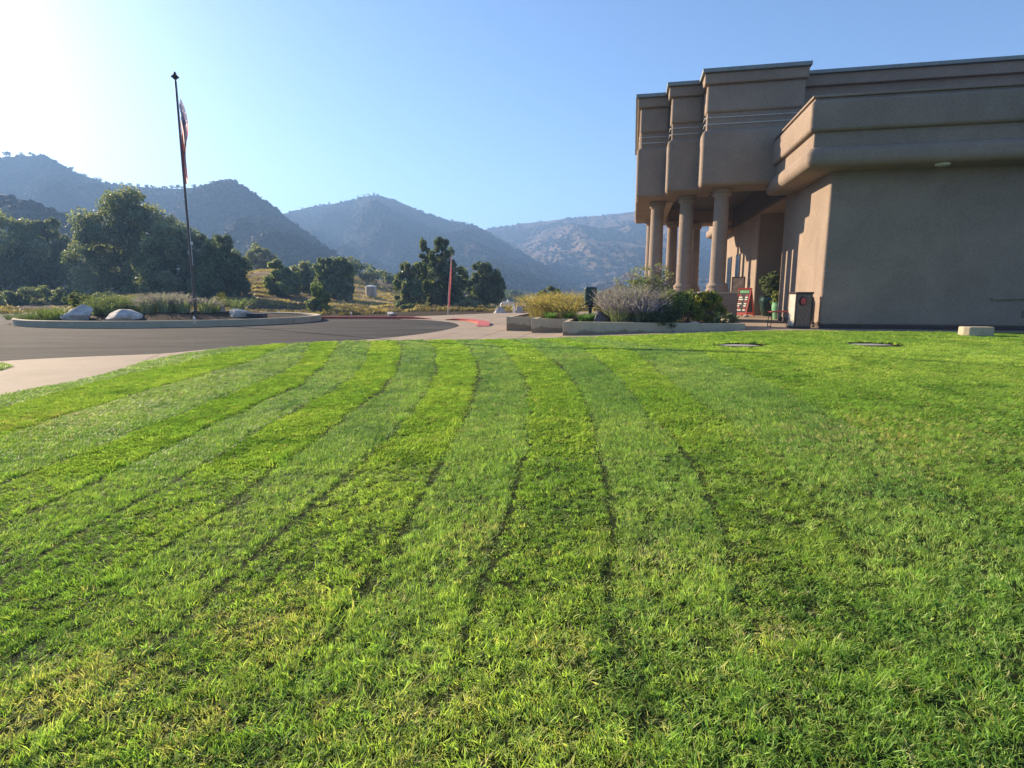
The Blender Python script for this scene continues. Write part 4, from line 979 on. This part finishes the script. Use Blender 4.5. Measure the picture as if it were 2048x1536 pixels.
p = W(1.05, -.42, .002)
CART = empty('utility_cart', p, -YAW); tag(CART, 'black upright cart with a white tag standing behind the litter bin', 'cart')
MB().box(-.02, .34, -.25, .25, .30, 1.05).build('cabinet', M['black'], CART, bevel=.02)
MB().box(.345, .365, -.26, .26, .25, 1.08).build('frame', M['white_metal'], CART, bevel=.004)
MB().box(.12, .33, -.262, -.25, .36, .48).build('tag_plate', M['white_metal'], CART)
for sx in (.05, .3): MB().tube([(sx, -.22, .30), (sx, -.24, .12)], .016, 6).build('leg', M['white_metal'], CART)
for sx in (.05, .3):
    MB().lathe([(.09, -.025), (.10, -.01), (.10, .01), (.09, .025)], 16).build('wheel', M['white_metal'], CART).matrix_local = Matrix.Translation((sx, -.24, .10)) @ Matrix.Rotation(math.radians(90), 4, 'X')

p = on_z(1562, 655, 0)
STO = empty('stool', (p[0], p[1] + .2, .002), -YAW + .15); tag(STO, 'low stool with a red seat and thin black legs beside the bin', 'stool')
MB().box(-.36, .36, -.17, .17, .52, .565).build('seat', M['red_plastic'], STO, bevel=.018)
for sx in (-.33, .33):
    for sy in (-.15, .15): MB().tube([(sx * .92, sy * .9, .53), (sx, sy, .0)], .013, 6).build('leg', M['black'], STO)
    MB().tube([(sx, -.15, .03), (sx, .15, .03)], .011, 6).build('stretcher', M['black'], STO)
MB().tube([(-.31, .14, .16), (.31, .14, .16)], .010, 6).build('stretcher', M['black'], STO)

p = on_z(1487, 633, 0)
ABD = empty('sandwich_board', (p[0], p[1], .002), math.radians(-52)); tag(ABD, 'red framed menu sandwich board standing in the entrance', 'sign')
M['board'] = plain('board_face', (.86, .80, .66), .6, var=.05); M['board_dark'] = plain('board_black', (.025, .022, .022), .5); M['board_green'] = plain('board_green', (.16, .42, .18), .5)
tl = math.radians(17)
for s_ in (-1, 1):
    T_ = Matrix.Translation((0, 0, 1.42)) @ Matrix.Rotation(s_ * tl, 4, 'X') @ Matrix.Translation((0, s_ * .0, -1.46))
    f_ = MB(); yy = s_ * -.02
    for b in ((-.36, -.29, yy - .02, yy + .02, 0, 1.46), (.29, .36, yy - .02, yy + .02, 0, 1.46), (-.36, .36, yy - .021, yy + .021, 1.38, 1.465), (-.36, .36, yy - .021, yy + .021, .08, .20)): f_.box(*b, T_)
    fo = f_.build('frame', M['red_plastic'], ABD)
    MB().box(-.29, .29, yy - .008, yy + .008, .18, 1.40, T_).build('panel', M['board_dark'], fo)
    if s_ == -1 or s_ == 1:
        yf = s_ * -.034 if False else (yy - .012 if s_ == -1 else yy + .012)
        f0 = -1 if s_ == 1 else 1
        MB().box(-.25, .25, *sorted((yy - (.009 if s_ < 0 else -.009), yy - (.013 if s_ < 0 else -.013))), 1.20, 1.34, T_).build('header', M['board_green'], fo)
        for k in range(8):
            ln = MB()
            z0 = 1.06 - k * .11
            for (a, b_) in ((-.24, -.24 + .12 + .16 * ((k * 37) % 5) / 5), (.10, .24)): ln.box(a, b_, *sorted((yy - (.009 if s_ < 0 else -.009), yy - (.013 if s_ < 0 else -.013))), z0, z0 + .065, T_)
            ln.build('text_line', M['board'] if k % 3 else M['red_plastic'], fo)
p = W(12.6, -.55, .002)
NST = empty('notice_stand', p, -YAW - .35); tag(NST, 'framed notice stand with glass front behind the sandwich board', 'notice board')
MB().tube([(0, 0, 0), (0, 0, 1.15)], .03, 8).build('post', M['bronze'], NST); MB().lathe([(.25, 0), (.25, .02), (.04, .05)], 20).build('base', M['bronze'], NST)
MB().box(-.34, .34, -.035, .035, 1.1, 2.05).build('frame', M['bronze'], NST, bevel=.01); MB().box(-.29, .29, -.045, -.034, 1.15, 2.0).build('poster', plain('poster_paper', (.42, .34, .26), .5, var=.4, scale=5), NST); MB().box(-.355, -.345, -.036, .036, 1.1, 2.05).build('side_strip', M['white_metal'], NST)

def urn(label, loc, r, h, mat, name='glazed_pot'):
    e = empty(name, loc); tag(e, label, 'plant pot')
    MB().lathe([(r * .62, 0), (r * .70, .04), (r * .86, h * .3), (r * .98, h * .62), (r * 1.0, h * .8), (r * .93, h * .9), (r * .95, h * .95), (r * 1.02, h), (r * .9, h), (r * .86, h * .9)], 32).build('body', mat, e, smooth=True)
    MB().lathe([(r * .86, h * .86), (r * .4, h * .9), (.01, h * .9)], 20).build('soil', M['mulch'], e)
    return e
M['glaze'] = plain('green_glaze', (.004, .026, .019), .22, var=.25, scale=3, spec=.6); M['glaze_light'] = plain('pale_green_glaze', (.16, .36, .20), .3, var=.12, spec=.5)
pu = W(10.2, .66, .002); urn('large dark green glazed pot holding a bush in the entrance', pu, .56, 1.05, M['glaze'])
shrub('dark leafy bush growing in the large green pot', (pu[0], pu[1], pu[2] + .95), [(0, 0, .35, .5, .45, .4), (.25, 0, .65, .4, .4, .35), (-.2, .1, .75, .35, .35, .35), (.05, 0, 1.05, .3, .3, .25)], 3600, .055, DEEP + [(.12, .15, .07)], 401, name='potted_bush', stems=12)
shrub('white-flowered trailing plant hanging over the pot rim', (pu[0] + .18, pu[1] - .55, .80), [(0, 0, .12, .22, .12, .14), (-.25, .0, -.08, .18, .1, .12), (.2, 0, .28, .16, .12, .14)], 420, .05, [(.62, .62, .55), (.14, .2, .08), (.1, .15, .06)], 402, name='trailing_plant', stems=4)
pl_ = W(6.7, .24, .002); urn('pale green glazed pot tucked against the sunlit wall edge', pl_, .30, .78, M['glaze_light'])
shrub('yellow-green leafy plant in the pale green pot', (pl_[0], pl_[1], .7), [(0, 0, .18, .28, .25, .2), (-.15, 0, .35, .22, .2, .18), (.1, 0, .4, .2, .2, .15)], 700, .06, BRIGHT + [(.22, .24, .06)], 403, name='potted_plant', stems=5)
rock('small pale doorstop stone on the entrance floor', on_z(1492, 634, 0) + np.array([0, 0, .06]), .16, .12, .09, 9, M['rock'], name='stone')

# concrete block and post box at the right
pb = on_z(1923, 674, 0); pb2 = on_z(1989, 674, 0)
CB = empty('concrete_block', (pb[0], pb[1], 0), -YAW); tag(CB, 'low concrete block on the lawn edge at the right', 'concrete block')
MB().prism([(0.02, .0), (.13, -.12), (.68, -.12), (.76, -.04), (.76, .26), (.08, .30), (0.0, .22)], 0, .285).build('block', M['planter'], CB, bevel=.03, seg=3)
pp = on_z(2045, 667, 0)
PBX = empty('post_box', (pp[0] + .15, pp[1] + .05, 0), -YAW); tag(PBX, 'grey box on a thin post at the right picture edge', 'utility box')
MB().tube([(0, 0, 0), (0, 0, .5)], .025, 8).build('post', M['white_metal'], PBX); MB().box(-.14, .25, -.12, .12, .46, .68).build('box', plain('grey_box', (.18, .15, .13), .7), PBX, bevel=.02)

# sunken valve lids in the lawn
for (bp, lb) in ((boxes[0], 'sunken round valve lid in the lawn nearer the planter'), (boxes[1], 'sunken round valve lid in the lawn nearer the building wall')):
    e = empty('irrigation_valve', (bp[0], bp[1], float(gz(bp[0], bp[1])))); tag(e, lb, 'valve lid')
    MB().lathe([(.545, -.16), (.545, -.008), (.53, .002), (.40, .008), (.02, .010)], 36, sx=1.08, sy=.76).build('lid', concrete('lid_concrete', (.34, .33, .31)), e, smooth=True)
    mr_ = MB(); V = []
    for (q_, z_) in ((1.10, .024), (1.0, .030), (.985, -.02), (.97, -.20)):
        for k in range(36): t = 2 * math.pi * k / 36; V.append((.60 * q_ * math.cos(t), .42 * q_ * math.sin(t), z_))
    mr_.add(V, [[i * 36 + k, i * 36 + (k + 1) % 36, (i + 1) * 36 + (k + 1) % 36, (i + 1) * 36 + k] for i in range(3) for k in range(36)]).build('rim', M['mulch'], e)

# ------------------------------------------------------------------ round planted island with flagpole
ic = np.array([-18.6, 32.0]); RXI, RYI = 7.7, 6.1; gz0 = -.40
ISL = empty('roundabout_planter', (ic[0], ic[1], gz0)); tag(ISL, 'round planted island with a pale concrete kerb wall in the driveway', 'planter')
MB().lathe([(.962, -.1), (.962, .30), (.968, .325), (.995, .325), (1.0, .30), (1.0, -.1)], 96, sx=RXI, sy=RYI).build('kerb_wall', M['planter'], ISL, smooth=True)
rr = np.linspace(0, .965, 14); V = []; F = []; na = 72
def mound(x, y):
    q = np.sqrt((x / RXI) ** 2 + (y / RYI) ** 2)
    return .20 + .36 * sstep(.95, .35, q) + .12 * (fbm(np.asarray(x) * .8 + 5, np.asarray(y) * .8, 71, 3) - .5) * sstep(1, .8, q) + .22 * np.exp(-((x - 2.6) / 2.6) ** 2 - ((y + 4.0) / 1.1) ** 2)
for q in rr:
    for k in range(na):
        t = 2 * math.pi * k / na; px_, py_ = q * RXI * math.cos(t), q * RYI * math.sin(t); V.append((px_, py_, float(mound(px_, py_))))
F = [[i * na + k, i * na + (k + 1) % na, (i + 1) * na + (k + 1) % na, (i + 1) * na + k] for i in range(len(rr) - 1) for k in range(na)]
link('soil_mound', mesh_np('soil_mound', V, F, M['mulch'], True), ISL)
def isl(px, y_off):          # a point on the mound on the sight line of a picture column
    Yw = ic[1] + y_off; xw = (px - 1024) / FPX * Yw * 1.0
    xw = at_depth(px, 630, Yw)[0]
    return np.array([xw, Yw, gz0 + float(mound(xw - ic[0], y_off))])
def isl_rock(label, px, yo, w, h, seed, rz):
    q = isl(px, yo); k = q[1] / FPX; rock(label, q + np.array([0, 0, h * k * .28]), w * k * .56, w * k * .42, h * k * .62, seed, M['rock'], rz)
isl_rock('large pale boulder with a peaked left end on the island', 158, -4.2, 62, 38, 21, .2)
isl_rock('flat grey-white boulder in the middle of the island front', 250, -4.6, 72, 26, 22, -.1)
isl_rock('long low pale boulder at the right end of the island', 480, -2.2, 56, 22, 23, .1)
isl_rock('half-hidden pale boulder behind the right end of the island', 434, -.6, 30, 22, 24, .5)
def ib(label, px, yo, h, s_, n, cols, seed, tips=None, name='sage', w=.03, br=.35): blades(label, isl(px, yo), int(n * .55), h * .92, s_ * 1.0, w * 1.1, [tuple(min(1, q * 1.45) for q in c) for c in cols], seed, name=name, tips=tips, droop=.3, base_r=br * .75, tipfrac=.3)
PALE = [(.20, .24, .13), (.17, .21, .10), (.24, .27, .16)]
LOWG = [(.13, .17, .06), (.16, .19, .07), (.10, .14, .05)]
for i, (px, yo, h) in enumerate([(30, -2.0, .45), (52, -2.6, .5), (75, -3.0, .7), (98, -2.9, .8), (118, -3.3, .75), (60, -3.6, .4), (100, -3.9, .5)]):
    ib(['creeping green clump at the left end of the island', 'second creeping clump from the left end of the island', 'feathery green clump left of the peaked boulder', 'taller feathery green clump beside the peaked boulder', 'green clump touching the peaked boulder', 'low green clump at the front left island kerb', 'low green clump in front of the feathery clumps'][i], px, yo, h, .75, 330, LOWG, 500 + i, name='groundcover_clump', w=.03, br=.5)
for i, (px, yo, h) in enumerate([(198, -2.6, 1.0), (215, -1.8, 1.15), (238, -2.4, 1.05), (258, -1.6, 1.1), (275, -2.6, .85), (225, -3.2, .8)]):
    ib(['pale green sage right behind the peaked boulder', 'pale green sage at the back left of the island', 'pale green sage above the flat boulder', 'tall pale green sage at the island centre', 'short pale sage beside the lavender', 'low pale sage in front of the taller sages'][i], px, yo, h, .8, 360, PALE, 520 + i, PALE, w=.034, br=.4)
for i, (px, yo, h) in enumerate([(295, -2.8, .95), (312, -2.0, 1.25), (332, -2.5, 1.25), (352, -2.0, 1.2), (370, -2.6, 1.05), (412, -1.8, 1.0), (428, -1.2, .9), (342, -1.3, 1.3)]):
    ib(['leftmost purple sage on the island', 'second purple sage on the island', 'purple sage in the middle of the island row', 'purple sage left of the flagpole', 'purple sage touching the flagpole', 'purple sage right of the flagpole', 'rightmost purple sage on the island', 'tall purple sage behind the island row'][i], px, yo, h, .75, 300, SAGE, 540 + i, LAV, 'purple_sage', .03, .4)
ib('silvery spiky clump at the right end of the island', 477, -1.0, 1.05, .85, 380, [(.26, .29, .20), (.22, .26, .15)], 560, PALE, 'silver_sage', .034, .35)
shrub('small yellow-green bush behind the peaked boulder', isl(165, -.8), [(0, 0, .6, .6, .5, .5), (.4, 0, .75, .45, .4, .4), (-.3, 0, .9, .35, .35, .35)], 1800, .06, [(.14, .17, .04), (.18, .18, .05)], 570)
shrub('small yellow bush right of the flagpole', isl(442, .6), [(0, 0, .5, .5, .4, .4)], 900, .05, [(.20, .19, .05), (.15, .16, .04)], 571)
q = isl(514, -2.2); JB = MB(); JB.box(-.42, .42, -.3, .3, -.1, .24); jb = JB.build('valve_box', M['black'], None, bevel=.03); jb.location = q; tag(jb, 'small black box at the right end of the island', 'valve box')
def path_light(label, p):
    e = empty('path_light', p); tag(e, label, 'path light'); MB().tube([(0, 0, -.05), (0, 0, .16)], .022, 8).build('post', M['white_metal'], e); MB().lathe([(.045, .14), (.055, .18), (.035, .25), (.01, .28)], 12).build('cap', M['white_metal'], e)
path_light('white path light on the island in front of the flagpole', isl(388, -5.45))
for px, lb in ((551, 'white path light behind the red kerb near the island'), (557, 'second white path light behind the red kerb near the island'), (703, 'white path light behind the middle of the red kerb')):
    q = at_depth(px, 630, 37.5 if px != 557 else 39); path_light(lb, (q[0], q[1], -.36))

# flagpole and flag
fp = isl(392, -2.4); top = at_depth(352.5, 158, fp[1])
FP = empty('flagpole', fp); tag(FP, 'tall dark bronze flagpole standing in the round island', 'flagpole')
ht = top[2] - fp[2]
MB().tube([(0, 0, -.3), (0, 0, ht * .5), (0, 0, ht)], [.075, .064, .042], 14).build('pole', M['pole_metal'], FP, smooth=True)
MB().lathe([(.06, 0), (.09, .03), (.10, .06), (.17, .09), (.18, .12), (.14, .15), (.08, .23), (.06, .26), (.07, .30), (.03, .34), (.005, .35)], 20, (0, 0, ht - .02)).build('finial', M['bronze'], FP, smooth=True)
MB().lathe([(.20, 0), (.20, .06), (.13, .12)], 20).build('base_collar', M['bronze'], FP, smooth=True)
MB().tube([(.10, -.06, 2.4), (.09, -.06, ht * .6), (.08, -.04, ht - .1)], .012, 5).build('halyard', M['white_metal'], FP)
MB().box(.08, .18, -.09, -.02, 3.45, 3.6).build('cleat', M['white_metal'], FP)
# flag hanging limp: cloth gathered in folds beside the pole
HO, FL = 1.9, 3.4; nh, nf = 39, 60; V = []; T = []
for j in range(nh + 1):
    hfrac = j / nh
    for i in range(nf + 1):
        f = i / nf
        zz = -hfrac * HO * (1 - .30 * f) - f * (2.75 + .15 * math.sin(hfrac * 9))
        ph = hfrac * 5.5 * math.pi + f * 1.2
        amp = .05 + .30 * (math.sin(math.pi * min(1, f * 1.15 + .03)) ** .7) * (.45 + .55 * math.sin(1.3 + hfrac * 3.2))
        V.append((.06 + amp * (.62 + .42 * math.sin(ph)) + .05 * f, -.03 + .11 * math.cos(ph * 1.2) * min(1, f * 3 + .2), zz))
me = bpy.data.meshes.new('flag'); F = [[j * (nf + 1) + i, j * (nf + 1) + i + 1, (j + 1) * (nf + 1) + i + 1, (j + 1) * (nf + 1) + i] for j in range(nh) for i in range(nf)]
me.from_pydata(V, [], F); ca = me.color_attributes.new('tint', 'FLOAT_COLOR', 'CORNER')
for fi in range(nh * nf):
    j, i = divmod(fi, nf)
    c = (.62, .09, .09) if (j // 3) % 2 == 0 else (.82, .80, .78)
    if i < nf * .4 and j < 21: c = (.72, .70, .68) if (i % 4 == 1 and j % 4 == (1 if (i // 4) % 2 == 0 else 3)) else (.20, .20, .32)
    for li in range(4): ca.data[fi * 4 + li].color = (*c, 1)
me.materials.append(cloth_mat('flag_cloth', .65)); me.polygons.foreach_set('use_smooth', np.ones(len(me.polygons), bool))
fo = link('flag', me); fo.location = (fp[0] + .02, fp[1] - .02, at_depth(357, 192, fp[1])[2]); tag(fo, 'limp red white and blue striped flag hanging down the flagpole', 'flag')

# red feather banner
p = G(896, 629.5); BN = empty('feather_banner', p, 0); tag(BN, 'tall narrow red feather banner on a pole beside the drive', 'banner')
tb = at_depth(903, 509, p[1]); hb_ = tb[2] - p[2]; lx = tb[0] - p[0]
path_ = [(lx * (t ** 1.5), 0, hb_ * t) for t in np.linspace(0, 1, 12)]
MB().tube(path_, [.028 - .018 * t for t in np.linspace(0, 1, 12)], 6).build('pole', M['white_metal'], BN)
V = []; F = []; T = []
for i, t in enumerate(np.linspace(.13, .995, 34)):
    wd = .62 * math.sin(math.pi * min(1, (1.02 - t) * 1.05)) ** .55 if t > .45 else .58 - .1 * (.45 - t)
    wd *= .6
    for j in range(7):
        s_ = j / 6; V.append((lx * (t ** 1.5) + s_ * wd * .42, -s_ * wd * .85 + .03 * math.sin(s_ * 6 + t * 9), hb_ * t - s_ * .08)); T.append(np.array([.46, .075, .08]) if t < .82 else np.array([.50, .22, .20]))
F = np.array([[i * 7 + j, i * 7 + j + 1, (i + 1) * 7 + j + 1, (i + 1) * 7 + j] for i in range(33) for j in range(6)])
link('cloth', mesh_np('cloth', V, F, cloth_mat('banner_cloth', .4), True, np.array(T)), BN)

# backflow pipe and boulders at the far edge of the forecourt
p = at_depth(1015, 626, 45.5); p = np.array([p[0], p[1], -.42])
BF = empty('backflow_pipe', p, .1); tag(BF, 'white upside-down U of pipework between two boulders', 'pipe')
wI = .50; hI = .80
MB().tube([(-wI, 0, -.1), (-wI, 0, hI - .1), (-wI + .1, 0, hI), (wI - .1, 0, hI), (wI, 0, hI - .1), (wI, 0, -.1)], .07, 8).build('pipe', M['white_metal'], BF, smooth=True)
MB().lathe([(.10, 0), (.12, .05), (.06, .16), (.02, .2)], 12, (.05, 0, hI + .04)).build('valve', M['white_metal'], BF, smooth=True)
for sx in (-wI, wI): MB().lathe([(.09, .30), (.10, .33), (.10, .40), (.09, .43)], 12, (sx, 0, 0)).build('collar', M['white_metal'], BF)
rock('pale boulder left of the white pipework', np.array([p[0] - .62, p[1] - .5, -.28]), .62, .45, .42, 31, M['rock'])
rock('pale boulder right of the white pipework', np.array([p[0] + .95, p[1] - .3, -.24]), .58, .42, .44, 32, M['rock'], 1.0)
rock('flat white stone on the bare bank behind the kerb', at_depth(783, 630, 41) + np.array([0, 0, .1]), .55, .4, .2, 33, M['rock'])

# water tank on the slope
Yt = 92; pt = at_depth(743, 602, Yt); zt = tz(pt[0], Yt)
TK = empty('water_tank', (pt[0], Yt, zt - .1)); tag(TK, 'cylindrical tan water tank on the dry grass slope', 'water tank')
M['tank'] = plain('tank_paint', (.46, .39, .31), .6, var=.06); tr_ = 10.5 / FPX * Yt; th_ = 22 / FPX * Yt
MB().lathe([(tr_, 0), (tr_, th_)], 40).build('shell', M['tank'], TK, smooth=True); MB().lathe([(tr_ + .04, th_ - .02), (tr_ + .04, th_ + .05), (.2, th_ + .22), (.05, th_ + .25)], 40).build('roof', M['white_metal'], TK, smooth=True)
ld = MB()
for a in (-.12, .12): ld.box(.55 + a, .57 + a, -tr_ - .14, -tr_ - .10, .1, th_ + .1)
for z in np.arange(.3, th_, .3): ld.box(.44, .68, -tr_ - .13, -tr_ - .11, z, z + .02)
ld.build('ladder', M['bronze'], TK)
lo = tz(pt[0], Yt)

# ------------------------------------------------------------------ haze
hz = MB(); hz.box(-3600, 3600, -420, 3600, -40, 212)
hm = bpy.data.materials.new('haze_air'); hm.use_nodes = True; nt = hm.node_tree
nt.nodes.remove(nt.nodes['Principled BSDF'])
pv = nt.nodes.new('ShaderNodeVolumePrincipled'); pv.inputs['Color'].default_value = (.32, .56, 1.0, 1); pv.inputs['Density'].default_value = .00068; pv.inputs['Anisotropy'].default_value = .15
nt.links.new(pv.outputs[0], nt.nodes['Material Output'].inputs['Volume'])
ho = hz.build('haze', hm); tag(ho, 'thin bluish morning haze over the valley', 'haze', kind='stuff')
